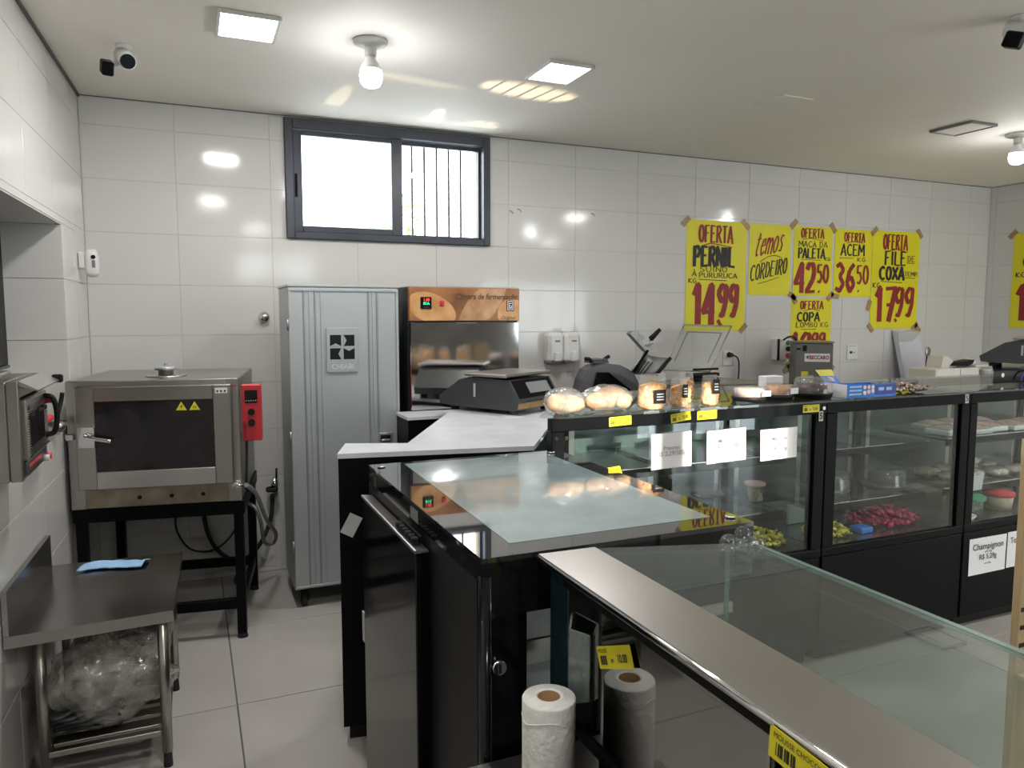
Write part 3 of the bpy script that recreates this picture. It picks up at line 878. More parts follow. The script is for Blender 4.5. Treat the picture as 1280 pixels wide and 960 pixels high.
m = L(); m.box(.125, -.043, z0 + .082, .635, -.036, z1 - .068); m.build('door_glass', m_ovenglass, dr)
m = L(); m.box(.124, -.0465, z0 + .002, .636, -.045, z0 + .080, .0006); m.build('bottom_strip', m_steelh, dr)
m = L(); m.box(.055, -.051, .295, .125, -.045, .395, .004); hp = m.build('handle_plate', m_chrome, dr)
m = L(); m.cyl((.088, -.052, .350), (.088, -.085, .350), .014); m.tube([(.088, -.083, .350), (.13, -.087, .344), (.20, -.087, .330)], .010); m.build('handle', m_chrome, dr)
for (x, z) in ((.062, .302), (.118, .302), (.062, .388), (.118, .388)):
    m = L(); m.cyl((x, -.0535, z), (x, -.051, z), .004, n=8); m.build('screw', m_chrome, dr)
m = L(); m.box(-.004, -.03, .33, .03, -.006, .36, .003); m.build('latch', m_chrome, ov)
for x in (.495, .553):
    m = L(); m.prism([(x - .024, .458), (x + .024, .458), (x, .499)], 'y', -.0442, -.0432); wt = m.build('warning_sticker', m_yel, dr)
    m = L()
    if x < .5:
        m.prism([(x + .003, .487), (x - .006, .474), (x, .474), (x - .004, .463), (x + .007, .478), (x + .001, .478)], 'y', -.0447, -.0443)
    else:
        for k in (-.006, 0, .006): m.prism([(x + k - .0015, .465), (x + k + .0015, .465), (x + k + .001, .478), (x + k - .001, .478)], 'y', -.0447, -.0443)
    m.build('warning_symbol', m_ink, dr)
m = L(); m.box(.645, -.0462, .535, .700, -.0452, .560); sl = m.build('rating_sticker', m_paper, dr)
m = L()
for k in (.652, .668, .685): m.box(k, -.0468, .540, k + .008, -.0464, .549)
m.build('sticker_print', m_ink, dr)
m = L(); m.cyl((.385, .22, .600), (.385, .22, .606), .095, n=28); m.build('flue_plate', m_steelh, ov)
m = L(); m.lathe([(0, .607), (.035, .607), (.035, .63), (.05, .632), (.05, .646), (.0, .648)], (.385, .22, 0), 24); fl = m.build('flue_cap', m_galv, ov)
m = L(); m.cyl((.385, .22, .648), (.385, .22, .665), .007, n=8); m.build('flue_screw', m_chrome, ov)
m = L(); m.box(.69, -.0052, .560, .735, -.0042, .564); m.box(.705, -.0052, .553, .709, -.0042, .573); m.build('red_mark', m_redp, ov)
m = L(); m.cyl((.722, -.05, .085), (.722, -.004, .085), .014, n=12); m.cyl((.715, -.04, .085), (.755, -.03, .08), .009, n=10); m.build('water_inlet', m_chrome, ov)
cb = bpy.data.objects.new('control_box', None)
m = L(); m.box(.756, .01, .292, .846, .075, .566, .003); cb = m.build('control_box', m_red, ov)
m = L(); m.box(.772, .006, .478, .830, .010, .540, .001); m.build('display', m_blackg, cb)
m = L()
for k in range(5): m.box(.776 + k * .011, .0052, .487, .781 + k * .011, .0058, .491)
m.build('display_mark', m_greypaper, cb)
for z in (.435, .382):
    m = L(); m.cyl((.801, .010, z), (.801, -.008, z), .016, n=16); m.build('knob', m_blackm, cb)
m = L()
for k in range(12): m.box(.762, .0086, .300 + k * .0075, .776, .0098, .303 + k * .0075)
m.build('vent_slots', m_ink, cb)
m = L(); m.box(.745, .03, .33, .757, .06, .53); m.build('box_bracket', m_steel, ov)

o = M().tube([(.238, 3.83, .985), (.236, 3.83, .90), (.232, 3.84, .80), (.230, 3.86, .74)], .006).build('control_cable', m_rubber); tag(o, 'thin black cable hanging from the red control box', 'cable')
o = M().tube([(.225, 3.77, .78), (.28, 3.9, .70), (.345, 4.15, .50), (.42, 4.45, .33), (.415, 4.55, .245), (.36, 4.5, .27), (.335, 4.4, .42), (.30, 4.38, .52), (.20, 4.45, .55)], .011, 10, 6).build('water_hose', m_hose); tag(o, 'grey braided hose looping beside the large oven', 'hose')
o = M().tube([(.435, 4.74, .50), (.42, 4.72, .36), (.36, 4.70, .22), (.27, 4.70, .125), (.17, 4.70, .135), (.08, 4.71, .24), (.04, 4.72, .40), (.06, 4.73, .56)], .013, 10, 6).build('drain_hose', m_rubber); tag(o, 'dark hose running from the wall tap behind the oven stand', 'hose')
o = M().tube([(.26, 4.66, .42), (.18, 4.66, .28), (.08, 4.68, .205), (-.04, 4.70, .22), (-.11, 4.72, .33), (-.115, 4.74, .43)], .006, 8, 6).build('power_cable', m_rubber); tag(o, 'thin black power cable drooping along the wall behind the oven stand', 'cable')
t = thing('wall_socket', 'small black plug in a wall outlet behind the oven stand', 'socket', (-.11, D, .45))
m = M(t); m.box(-.14, D - .01, .40, -.07, D - .0005, .51, .003); m.build('plate', m_whitep, t)
m = M(t); m.box(-.125, D - .05, .43, -.09, D - .011, .475, .006); m.build('plug', m_rubber, t)
t = thing('wall_tap', 'small dark valve tap on the wall between oven and silver cabinet', 'tap', (.455, D, .55))
m = M(t); m.cyl((.45, D - .0005, .555), (.45, D - .05, .555), .02, n=14); m.cyl((.45, D - .05, .60), (.45, D - .05, .51), .016, n=12); m.build('valve_body', m_chrome, t)
m = M(t); m.T = Matrix.Translation((.43, D - .07, .535)); m.lathe([(.02, -.012), (.034, -.012), (.038, 0), (.034, .012), (.02, .012)], (0, 0, 0), 20); m.build('handwheel', m_rubber, t)
m = M(t); m.cyl((.46, D - .05, .60), (.462, D - .05, .66), .006, n=8); m.build('lever', m_blackm, t)
t = thing('pipe_cap', 'round chrome pipe cap on the tiled wall left of the silver cabinet', 'pipe cap', (.42, D, 1.59))
m = M(t); m.T = Matrix.Translation((.42, D - .0005, 1.588)) @ Matrix.Rotation(R(90), 4, 'X'); m.lathe([(0, 0), (.034, 0), (.034, .006), (.024, .012), (.024, .03), (.026, .034), (.026, .042), (0, .046)], (0, 0, 0), 22); m.build('cap', m_chrome, t)

# ------------------------------------------------------------------ silver proofing cabinet
t = thing('proofing_cabinet', 'tall silver grey steel cabinet on casters with embossed emblem on its door', 'cabinet', (.78, 4.28, 0))
X0, X1, Y0, Y1, Z0, Z1 = .480, 1.073, 4.07, 4.50, .10, 1.75
m = M(t); m.box(X0, Y0 + .022, Z0, X1, Y1, Z1, .004); m.build('body', m_galv, t)
m = M(t); m.box(X0 - .004, Y0 + .018, Z1, X1 + .003, Y1 + .004, Z1 + .014, .003); m.build('top_cap', m_galv, t)
m = M(t); m.box(X0, Y0 + .004, Z0 + .01, X1, Y0 + .021, Z1 - .006, .003); dr = m.build('door', m_galv, t)
for x in (.560, .590, .618, .650, .905, .928, .952):
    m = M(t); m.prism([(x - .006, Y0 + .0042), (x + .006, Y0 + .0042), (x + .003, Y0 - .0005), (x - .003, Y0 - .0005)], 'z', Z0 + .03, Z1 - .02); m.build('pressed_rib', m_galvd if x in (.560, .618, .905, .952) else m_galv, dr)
for (a, b, c, d) in ((X0 + .002, Z1 - .022, X1 - .002, Z1 - .008), (X0 + .002, Z0 + .014, X1 - .002, Z0 + .026)):
    m = M(t); m.box(a, Y0 - .002, b, c, Y0 + .0036, d, .001); m.build('door_rim', m_galv, dr)
for (a, c) in ((X0 + .002, X0 + .016), (X1 - .016, X1 - .002)):
    m = M(t); m.box(a, Y0 - .002, Z0 + .028, c, Y0 + .0036, Z1 - .024, .001); m.build('door_rim', m_galv, dr)
for z in (.35, .95, 1.55):
    m = M(t); m.cyl((X0 - .004, Y0 + .004, z - .03), (X0 - .004, Y0 + .004, z + .03), .006, n=10); m.build('hinge', m_galvd, dr)
# emblem: four dark squares with arrow heads turning round the cross
ex, ez = .757, 1.428; s = .058
m = M(t); m.box(.672, Y0 - .006, 1.292, .840, Y0 + .0035, 1.532, .002); pl = m.build('emblem_plate', m_galv, dr)
for sx in (-1, 1):
    for sz in (-1, 1):
        m = M(t); x0, z0 = ex + (-.066 if sx < 0 else .006), ez + (-.066 if sz < 0 else .006)
        m.box(x0, Y0 - .0068, z0, x0 + .060, Y0 - .006, z0 + .060); m.build('emblem_square', m_blackm, dr)
for tri in ([(.692, 1.434), (.750, 1.434), (.721, 1.449)], [(.764, 1.434), (.764, 1.494), (.780, 1.464)], [(.764, 1.422), (.822, 1.422), (.793, 1.407)], [(.750, 1.362), (.750, 1.422), (.735, 1.392)]):
    m = M(t); m.prism(tri, 'y', Y0 - .0085, Y0 - .0068); m.build('emblem_arrow', m_galv, dr)
text('emblem_lettering', 'CHIABI', .038, mat('light_silver', (.66, .68, .68), .3, .4), dr, (ex - .78, Y0 - .0075 - 4.28, 1.322), bold=.0008)
m = M(t); m.box(.948, Y0 - .004, .885, 1.026, Y0 + .0036, .945, .003); hp = m.build('handle_recess', m_galvd, dr)
m = M(t); m.box(.958, Y0 - .0048, .893, 1.016, Y0 - .004, .932); m.build('handle_pocket', m_blackm, dr)
m = M(t); m.box(.962, Y0 - .010, .898, 1.012, Y0 - .005, .910, .002); m.build('handle_grip', m_galv, dr)
for (x, y) in ((.53, 4.12), (1.02, 4.12), (.53, 4.45), (1.02, 4.45)):
    m = M(t); m.box(x - .02, y - .02, .075, x + .02, y + .02, .10, .002); m.box(x - .022, y - .016, .03, x - .016, y + .016, .08); m.box(x + .016, y - .016, .03, x + .022, y + .016, .08); cs = m.build('caster', m_black, t)
    m = M(t); m.cyl((x - .014, y, .035), (x + .014, y, .035), .035, n=18); m.build('wheel', m_rubber, cs)

# ------------------------------------------------------------------ fermentation chamber
t = thing('fermentation_chamber', 'tall mirror-door fermentation cabinet with printed bread header and digital display', 'cabinet', (1.46, 4.4, 0))
X0, X1, Y0, Y1, Z1 = 1.128, 1.800, 4.05, 4.72, 1.757
m = M(t); m.box(X0, Y0 + .03, .06, X1, Y1, Z1, .003); m.build('body', m_darkside, t)
for (x, y) in ((X0 + .05, Y0 + .08), (X1 - .05, Y0 + .08), (X0 + .05, Y1 - .05), (X1 - .05, Y1 - .05)):
    m = M(t); m.cyl((x, y, 0), (x, y, .06), .022, n=12); m.build('foot', m_rubber, t)
m = M(t); m.box(X0, Y0 + .031, Z1, X1, Y1, Z1 + .006, .002); m.build('top_sheet', m_steelh, t)
m = M(t); m.box(X0 + .004, Y0 - .002, .08, X1 - .004, Y0 + .028, 1.560, .004); dr = m.build('door', m_cham, t)
m = M(t); m.box(1.40, Y0 - .012, 1.546, 1.53, Y0 - .003, 1.558, .003); m.build('door_pull', m_chrome, dr)
m = M(t); m.box(X0, Y0 - .001, 1.566, X1, Y0 + .029, Z1, .004); hd_ = m.build('header_panel', m_header, t)
def loaf(pts, mt, k):
    m = M(t); m.prism(pts, 'y', Y0 - .0016 - k * .0004, Y0 - .0012); return m.build('printed_loaf', mt, hd_)
def ell(cx, cz, a, b, rot, x0, x1, z0, z1, n=30):
    P = []
    for i in range(n):
        u = 2 * math.pi * i / n; x = a * math.cos(u); z = b * math.sin(u)
        P.append((min(max(cx + x * math.cos(rot) - z * math.sin(rot), x0), x1), min(max(cz + x * math.sin(rot) + z * math.cos(rot), z0), z1)))
    return P
lim = (X0 + .004, X1 - .004, 1.570, Z1 - .004)
loaf(ell(1.26, 1.635, .15, .085, R(-22), *lim), m_print_bread, 0)
loaf(ell(1.565, 1.655, .20, .085, R(48), *lim), m_print_bread2, 1)
loaf(ell(1.745, 1.610, .09, .085, R(60), *lim), m_print_bread, 2)
P = (1.46, 4.4)
text('header_lettering', 'Câmara de fermentação', .047, m_brownink, hd_, (1.590 - P[0], Y0 - .0032 - P[1], 1.706), shear=.25, sx=.84, bold=.0008)
text('header_signature', 'Original', .028, m_brownink, hd_, (1.725 - P[0], Y0 - .0032 - P[1], 1.585), shear=.3)
m = M(t); m.box(1.192, Y0 - .007, 1.636, 1.256, Y0 - .002, 1.702, .002); ds = m.build('display', m_black, hd_)
text('red_reading', '1.88', .022, m_redled, hd_, (1.226 - P[0], Y0 - .0078 - P[1], 1.686), bold=.0006)
text('green_reading', '81A', .022, m_green, hd_, (1.226 - P[0], Y0 - .0078 - P[1], 1.665), bold=.0006)
text('display_caption', '- - - -', .014, m_greypaper, hd_, (1.226 - P[0], Y0 - .0078 - P[1], 1.645))
m = M(t); m.box(1.306, Y0 - .006, 1.650, 1.330, Y0 - .002, 1.684, .002); m.box(1.311, Y0 - .010, 1.655, 1.325, Y0 - .006, 1.679, .002); m.build('rocker_switch', m_red, hd_)
m = M(t); m.box(1.716, Y0 - .0045, 1.625, 1.762, Y0 - .002, 1.685, .001); em = m.build('emblem', m_black, hd_)
m = M(t)
for q in ((1.721, 1.678, 1.757, 1.682), (1.721, 1.630, 1.757, 1.634), (1.721, 1.634, 1.725, 1.678), (1.753, 1.634, 1.757, 1.678), (1.730, 1.666, 1.748, 1.671), (1.730, 1.653, 1.748, 1.657), (1.730, 1.640, 1.748, 1.645), (1.730, 1.645, 1.734, 1.666), (1.744, 1.645, 1.748, 1.657)):
    m.box(q[0], Y0 - .0055, q[1], q[2], Y0 - .0046, q[3])
m.build('emblem_lines', m_paper, hd_)

# ------------------------------------------------------------------ hand-lettered posters
def arc(cx, cy, rx, ry, a0, a1, n=10):
    return [(cx + rx * math.cos(R(a0 + (a1 - a0) * i / n)), cy + ry * math.sin(R(a0 + (a1 - a0) * i / n))) for i in range(n + 1)]
G = {
 'O': [arc(.5, .5, .42, .5, 90, 450, 14)], '0': [arc(.5, .5, .42, .5, 90, 450, 14)],
 'F': [[(.15, 1), (.12, -.02)], [(0, .98), (.95, 1)], [(.15, .52), (.75, .55)]],
 'E': [[(.95, .97), (.12, 1), (.1, 0), (1, .03)], [(.12, .52), (.75, .55)]],
 'R': [[(.14, 1), (.1, -.02)], [(-.05, .95), (.6, 1), (.92, .78), (.55, .52), (.15, .48)], [(.4, .5), (1, -.04)]],
 'T': [[(-.05, .97), (1.05, 1)], [(.5, 1), (.47, -.02)]],
 'A': [[(-.05, -.02), (.5, 1), (.98, -.05)], [(.05, .3), (.95, .3)]],
 'Ã': [[(-.05, -.02), (.5, .85), (.98, -.05)], [(.05, .3), (.95, .3)], [(.2, 1.08), (.8, 1.12)]],
 'À': [[(-.05, -.02), (.5, .85), (.98, -.05)], [(.05, .3), (.95, .3)], [(.35, 1.25), (.6, 1.0)]],
 'P': [[(.14, 1), (.1, -.05)], [(-.08, .95), (.6, 1), (.97, .75), (.6, .46), (.14, .44)]],
 'N': [[(.06, 0), (.06, 1), (.92, 0), (.94, 1)]],
 'I': [[(.5, 1), (.5, 0)]],
 'L': [[(.14, 1), (.1, .02), (1.05, -.02)]],
 'S': [[(.92, .9), (.55, 1), (.12, .82), (.25, .58), (.78, .42), (.9, .18), (.5, 0), (.05, .1)]],
 'U': [[(.06, 1), (.06, .3), (.3, 0), (.65, 0), (.92, .3), (.94, 1)]],
 'C': [[(.95, .85), (.6, 1), (.2, .82), (.06, .5), (.2, .15), (.55, 0), (1, .12)]],
 'Ç': [[(.95, .85), (.6, 1), (.2, .82), (.06, .5), (.2, .15), (.55, 0), (1, .12)], [(.55, 0), (.6, -.2)]],
 'K': [[(.1, 1), (.1, 0)], [(.9, 1), (.12, .45), (.95, 0)]],
 'G': [[(.9, .9), (.5, 1), (.1, .7), (.1, .25), (.5, 0), (.92, .15), (.92, .48), (.5, .48)]],
 'M': [[(.02, 0), (.1, 1), (.5, .35), (.9, 1), (.98, 0)]],
 'D': [[(.12, 1), (.12, 0)], [(.0, 1), (.6, .95), (.95, .5), (.6, .05), (.1, 0)]],
 'B': [[(.12, 1), (.12, 0)], [(.05, 1), (.7, .9), (.7, .6), (.15, .52), (.85, .42), (.85, .08), (.1, 0)]],
 'X': [[(.0, 1), (1, 0)], [(.95, 1), (.0, 0)]],
 '1': [[(.1, .72), (.6, 1), (.6, 0)]],
 '2': [[(.08, .78), (.3, 1), (.7, 1), (.9, .75), (.75, .45), (.05, .02), (1, .04)]],
 '3': [[(.1, .88), (.5, 1), (.88, .78), (.5, .54), (.92, .28), (.5, 0), (.05, .12)]],
 '4': [[(.72, -.02), (.72, 1), (.0, .3), (1.02, .33)]],
 '5': [[(.9, 1), (.2, .98), (.15, .58), (.6, .62), (.92, .3), (.55, 0), (.08, .08)]],
 '6': [[(.85, 1), (.35, .75), (.1, .3), (.45, 0), (.88, .25), (.6, .52), (.15, .38)]],
 '7': [[(.02, .97), (.98, 1), (.4, 0)], [(.15, .5), (.9, .5)]],
 '9': [[(.9, .95), (.5, 1), (.1, .75), (.4, .48), (.88, .6), (.92, .98), (.88, .4), (.55, 0), (.2, .05)]],
 ',': [[(.45, .12), (.6, .1), (.35, -.18)]],
 '.': [[(.45, .1), (.55, .0)]],
 't': [[(.55, 1), (.42, .2), (.6, .02), (.85, .1)], [(.1, .72), (.95, .78)]],
 'e': [[(.15, .38), (.85, .45), (.7, .72), (.35, .68), (.12, .3), (.4, 0), (.9, .18)]],
 'm': [[(.04, .7), (.04, 0)], [(.06, .45), (.28, .72), (.45, .55), (.45, 0)], [(.46, .45), (.7, .72), (.9, .55), (.92, 0)]],
 'o': [arc(.5, .36, .4, .36, 90, 450, 12)],
 's': [[(.85, .68), (.4, .72), (.2, .52), (.75, .28), (.6, .02), (.1, .05)]],
}
NARROW = {'I': .45, '1': .7, ',': .4, '.': .4, ' ': .45, 'À': 1, 'M': 1.25, 'm': 1.4, 'Ã': 1}
def strokes(m, pl, w, y, nib=0.5):
    for i in range(len(pl) - 1):
        a = Vector((pl[i][0], pl[i][1])); b = Vector((pl[i + 1][0], pl[i + 1][1]))
        d = b - a
        if d.length < 1e-6: continue
        d.normalize(); n = Vector((-d.y, d.x))
        ww = w * (nib + (1 - nib) * abs(d.y)) * .5; y -= 1.5e-5
        m.add([(p.x, y, p.y) for p in (a - n * ww, b - n * ww, b + n * ww, a + n * ww)], [(0, 1, 2, 3)])
        if i > 0:
            y -= 1.5e-5; k = w * (nib + (1 - nib) * .5) * .45
            m.add([(a.x + k * math.cos(t), y, a.y + k * math.sin(t)) for t in (0, .785, 1.57, 2.356, 3.14, 3.927, 4.71, 5.5)], [tuple(range(8))])
def hand(m, s, x0, y0, x1, y1, w, y, slant=0.0, rise=0.0, nib=.5, gap=.22):
    y0_ = y
    tot = sum(NARROW.get(c, 1) for c in s) + gap * (len(s) - 1)
    u = (x1 - x0) / tot; x = x0
    for c in s:
        cw = NARROW.get(c, 1) * u
        for pl in G.get(c, []):
            strokes(m, [(x + px * cw + slant * (py * (y1 - y0)), y0 + py * (y1 - y0) + rise * (x - x0)) for px, py in pl], w, y, nib); y -= 1e-4
        x += cw + gap * u

def poster(label, x, z, w, h, items, tapes, rz=0.0, loc=None, group=None):
    """x,z: lower-left corner on the back wall. items: (ink, text|points, fx0, fy_top, fx1, fy_bottom, weight, ...) as fractions"""
    t = thing('price_poster', label, 'poster', loc or (x, D, z), rz)
    m = M()
    ph = x * 3
    m.grid(lambda u, v: (u * w, -.0025 - .0015 * math.sin(u * 5 + ph) * math.sin(v * 4 + ph) - .0008, v * h), 8, 8)
    sh = m.build('sheet', m_poster, t)
    for it in items:
        ink, s, a, b, c, d, wt = it[:7]
        k = it[7] if len(it) > 7 else {}
        mm = M()
        if isinstance(s, str):
            hand(mm, s, a * w, h - d * h, c * w, h - b * h, wt * w * (1.2 if wt > .045 else 1.15), -.0058, **k)
        else:
            strokes(mm, [(p[0] * w, h - p[1] * h) for p in s], wt * w, -.0058, .8)
        mm.build('lettering' if isinstance(s, str) else 'pen_line', m_redink if ink == 'r' else m_ink, t)
    for (fx, fz, ang) in tapes:
        mm = M(); mm.T = Matrix.Translation((fx * w, -.0065, fz * h)) @ Matrix.Rotation(R(ang), 4, 'Y')
        mm.box(-.045, -.0008, -.021, .045, .0008, .021); mm.build('tape', m_tape, t)
    return t
Cn = [(-.02, .98, -45), (.98, .98, 45), (.98, .02, -45)]
poster('large yellow poster reading OFERTA PERNIL 14,99 at the left of the poster row', 3.525, 1.478, .578, .855, [
    ('r', 'OFERTA', .20, .045, .76, .195, .030), ('r', [(.28, .225), (.38, .205), (.55, .215), (.76, .235)], 0, 0, 0, 0, .016),
    ('k', 'PERNIL', .12, .235, .80, .41, .046), ('k', 'SUINO', .22, .415, .68, .462, .012), ('k', 'À', .10, .455, .17, .505, .012),
    ('k', 'PURURUCA', .21, .472, .85, .515, .012), ('k', 'KG', .04, .525, .17, .565, .012), ('k', [(.21, .532), (.68, .540)], 0, 0, 0, 0, .012),
    ('r', '14', .13, .58, .48, .94, .085), ('r', '99', .53, .58, .87, .865, .070), ('r', [(.54, .90), (.60, .96)], 0, 0, 0, 0, .055)], Cn)
poster('yellow poster with slanted lettering temos CORDEIRO', 4.133, 1.762, .431, .568, [
    ('r', 'temos', .10, .13, .78, .46, .028, dict(slant=.25, rise=.20)), ('r', [(.26, .53), (.45, .45), (.62, .43), (.78, .46)], 0, 0, 0, 0, .018),
    ('k', 'CORDEIRO', .03, .58, .90, .80, .026, dict(slant=.12, rise=.20)), ('k', [(.22, .84), (.45, .80), (.72, .74)], 0, 0, 0, 0, .014)], [])
poster('yellow poster reading OFERTA MAÇÃ DA PALETA 42,50', 4.596, 1.758, .425, .575, [
    ('r', 'OFERTA', .18, .03, .76, .16, .030), ('r', [(.22, .185), (.42, .165), (.76, .195)], 0, 0, 0, 0, .014),
    ('k', 'MAÇÃ DA', .12, .21, .86, .29, .016), ('k', 'PALETA', .12, .31, .80, .45, .035), ('k', 'KG', .80, .43, .95, .48, .014), ('k', [(.20, .475), (.70, .475)], 0, 0, 0, 0, .012),
    ('r', '42', .06, .53, .57, .945, .095), ('r', '50', .62, .54, .92, .80, .050), ('k', ',', .62, .85, .74, .93, .03)],
    [(-.02, 1.02, -45), (1.0, 1.0, 50), (0, 0, 30), (.05, -.04, 55), (.98, .0, -45)])
poster('yellow poster reading OFERTA ACEM 36,50', 5.048, 1.758, .438, .572, [
    ('r', 'OFERTA', .24, .05, .78, .18, .030), ('r', [(.30, .205), (.48, .175), (.74, .195)], 0, 0, 0, 0, .014),
    ('k', 'ACEM', .17, .22, .78, .385, .034), ('k', [(.12, .425), (.50, .425)], 0, 0, 0, 0, .014), ('k', 'KG', .60, .41, .82, .47, .015),
    ('r', '36', .04, .51, .56, .92, .085), ('r', '50', .60, .53, .92, .80, .045), ('k', ',', .60, .84, .72, .91, .03)],
    [(.05, .01, 12)])
poster('large yellow poster reading OFERTA FILE DE COXA 17,99 at the row end', 5.490, 1.482, .585, .855, [
    ('r', 'OFERTA', .22, .035, .72, .185, .030), ('r', [(.32, .205), (.50, .18), (.74, .21)], 0, 0, 0, 0, .016),
    ('k', 'FILE', .26, .205, .70, .345, .034), ('k', 'DE', .74, .245, .90, .305, .014), ('k', [(.72, .318), (.90, .322)], 0, 0, 0, 0, .012),
    ('k', 'COXA', .16, .365, .68, .495, .045), ('k', 'TEMP.', .69, .41, 1.0, .455, .012), ('k', [(.70, .472), (.92, .477)], 0, 0, 0, 0, .012),
    ('k', [(.20, .515), (.65, .525)], 0, 0, 0, 0, .012), ('k', 'KG', .03, .53, .18, .58, .015),
    ('r', '17', .10, .58, .52, .93, .085), ('r', '99', .50, .58, .90, .87, .065), ('r', [(.52, .90), (.56, .93)], 0, 0, 0, 0, .05)],
    [(.02, .99, -45), (.98, .99, 50), (.02, .01, 45), (.96, .02, -40), (1.03, .0, 45), (-.03, .24, -70)])
poster('yellow poster reading OFERTA COPA LOMBO, half hidden by the grey machine', 4.592, 1.138, .445, .598, [
    ('r', 'OFERTA', .22, .03, .78, .14, .028), ('r', [(.30, .165), (.50, .14), (.70, .165)], 0, 0, 0, 0, .014),
    ('k', 'COPA', .15, .19, .70, .31, .038), ('k', 'LOMBO KG', .12, .325, .92, .395, .014), ('k', [(.25, .425), (.62, .425)], 0, 0, 0, 0, .012),
    ('r', '19', .03, .48, .48, .86, .085), ('r', '99', .52, .48, .86, .70, .055)], [(.0, .05, 60), (-.06, .03, -40), (.96, .08, -45), (1.0, .12, 70), (1.04, .05, 40)])
poster('yellow poster on the right wall cut by the picture edge', 0, 0, .60, .86, [
    ('k', 'OC', .15, .22, .80, .38, .04), ('k', 'KG', .06, .41, .20, .46, .014), ('r', '19', .10, .55, .5, .92, .085), ('r', '99', .55, .55, .9, .85, .06)], [(-.02, 1.0, -45)],
    rz=R(-90), loc=(XR, 4.535, 1.482))

# ------------------------------------------------------------------ things on the back wall
for i, x in enumerate((2.305, 2.437)):
    t = thing('soap_dispenser', 'white wall soap dispenser, ' + ('left' if i == 0 else 'right') + ' one of the pair beside the fermentation cabinet', 'dispenser', (x + .06, D, 1.26), group='soap dispensers on the back wall')
    m = M(t); m.box(x, D - .10, 1.262, x + .126, D - .0005, 1.478, .022); b = m.build('body', m_whitep, t)
    m = M(t); m.box(x + .038, D - .118, 1.272, x + .088, D - .098, 1.345, .008); m.build('push_bar', m_whitep, t)
    m = M(t); m.box(x + .05, D - .1015, 1.412, x + .088, D - .0995, 1.424); m.build('level_slot', m_greyp, t)
t = thing('wall_outlet', 'white wall outlet with black plug and dangling cord above the counter', 'socket', (3.97, D, 1.27))
m = M(t); m.box(3.90, D - .008, 1.20, 3.995, D - .0005, 1.32, .003); m.build('plate', m_whitep, t)
m = M(t); m.cyl((3.955, D - .008, 1.285), (3.955, D - .05, 1.285), .022, .014, 12); m.build('plug', m_rubber, t)
m = M(t); m.tube([(3.955, D - .05, 1.285), (4.0, D - .06, 1.26), (4.025, D - .05, 1.18), (4.01, D - .05, 1.0), (3.98, D - .05, .92)], .006); m.build('cord', m_rubber, t)
t = thing('wall_switch', 'small white switch plate with dark red rocker on the back wall', 'switch', (5.297, D, 1.28))
m = M(t); m.box(5.235, D - .010, 1.215, 5.36, D - .0005, 1.345, .003); m.build('plate', m_whitep, t)
m = M(t); m.box(5.262, D - .014, 1.268, 5.290, D - .0095, 1.288, .001); m.build('rocker', mat('maroon_plastic', (.12, .01, .01), .4), t)
m = M(t); m.box(5.305, D - .0112, 1.272, 5.325, D - .0098, 1.280); m.box(5.262, D - .0112, 1.332, 5.33, D - .0098, 1.335); m.build('print', m_greyp, t)
t = thing('control_station', 'white control box with green, black and red push buttons left of the grey machine', 'control box', (4.5, D, 1.3))
m = M(t); m.box(4.395, D - .07, 1.235, 4.56, D - .0005, 1.405, .004); m.build('box', m_whitep, t)
m = M(t); m.box(4.393, D - .073, 1.232, 4.418, D - .0703, 1.408); m.build('black_edge', m_blackm, t)
for (z, n, mt) in ((1.375, 'green_button', m_greenl), (1.325, 'black_button', m_blackm), (1.27, 'red_button', m_redp)):
    m = M(t); m.cyl((4.505, D - .07, z), (4.505, D - .095, z), .020, n=16); m.build(n, mt, t)
for i, (x, z) in enumerate(((2.05, 2.315), (2.11, 2.33), (2.69, 2.33))):
    t = thing('wall_hook', ('left', 'middle', 'right')[i] + ' one of three small rusty screws in the tiled wall right of the window', 'hook', (x, D, z))
    m = M(t); m.tube([(x, D - .0005, z), (x + .01, D - .015, z - .005), (x + .02, D - .018, z - .02)], .0035, 6); m.build('hook', m_tape, t)

# ------------------------------------------------------------------ rear work counter and what stands on it
rc = .90
t = thing('rear_counter', 'long steel work counter along the back wall behind the display cases', 'counter', (4.5, 4.4, 0))
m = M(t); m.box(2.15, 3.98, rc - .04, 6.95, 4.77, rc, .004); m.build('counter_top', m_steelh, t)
for x in (2.2, 3.8, 5.3, 6.85):
    for y in (4.03, 4.70):
        m = M(t); m.box(x - .02, y - .02, 0, x + .02, y + .02, rc - .04); m.build('leg', m_steel, t)
m = M(t); m.box(2.2, 4.02, .2, 6.9, 4.72, .225); m.build('undershelf', m_steel, t)

def S(zx, zy, o=(725, 400), k=6.4):       # slicer outline, metres in its own plane
    q = 4.2 / 4.3
    return ((2.41 + (o[0] + zx / k - 735) * .00632) * q, 1.6 - (.113 + (o[1] + zy / k - 415) * .00525) * q)
t = thing('meat_slicer', 'dark grey meat slicer with tilted carriage on the rear counter', 'slicer', (2.7, 4.3, rc))
m = M(t); body = [(0, 700), (10, 620), (40, 480), (75, 400), (125, 368), (210, 352), (320, 366), (385, 400), (440, 450), (470, 510), (490, 590), (500, 700)]
m.prism([S(*p) for p in body], 'y', 4.22, 4.34); m.build('body', m_slicer, t)
m = M(t); m.prism([S(*p) for p in [(60, 700), (105, 560), (140, 420), (230, 425), (330, 500), (440, 580), (460, 700)]], 'y', 4.205, 4.219); m.build('blade_guard', m_blackg, t)
m = M(t); m.prism([S(*p) for p in [(215, 420), (300, 440), (420, 520), (480, 600), (440, 610), (330, 520)]], 'y', 4.19, 4.204); m.build('blade_rim', m_dkgrey, t)
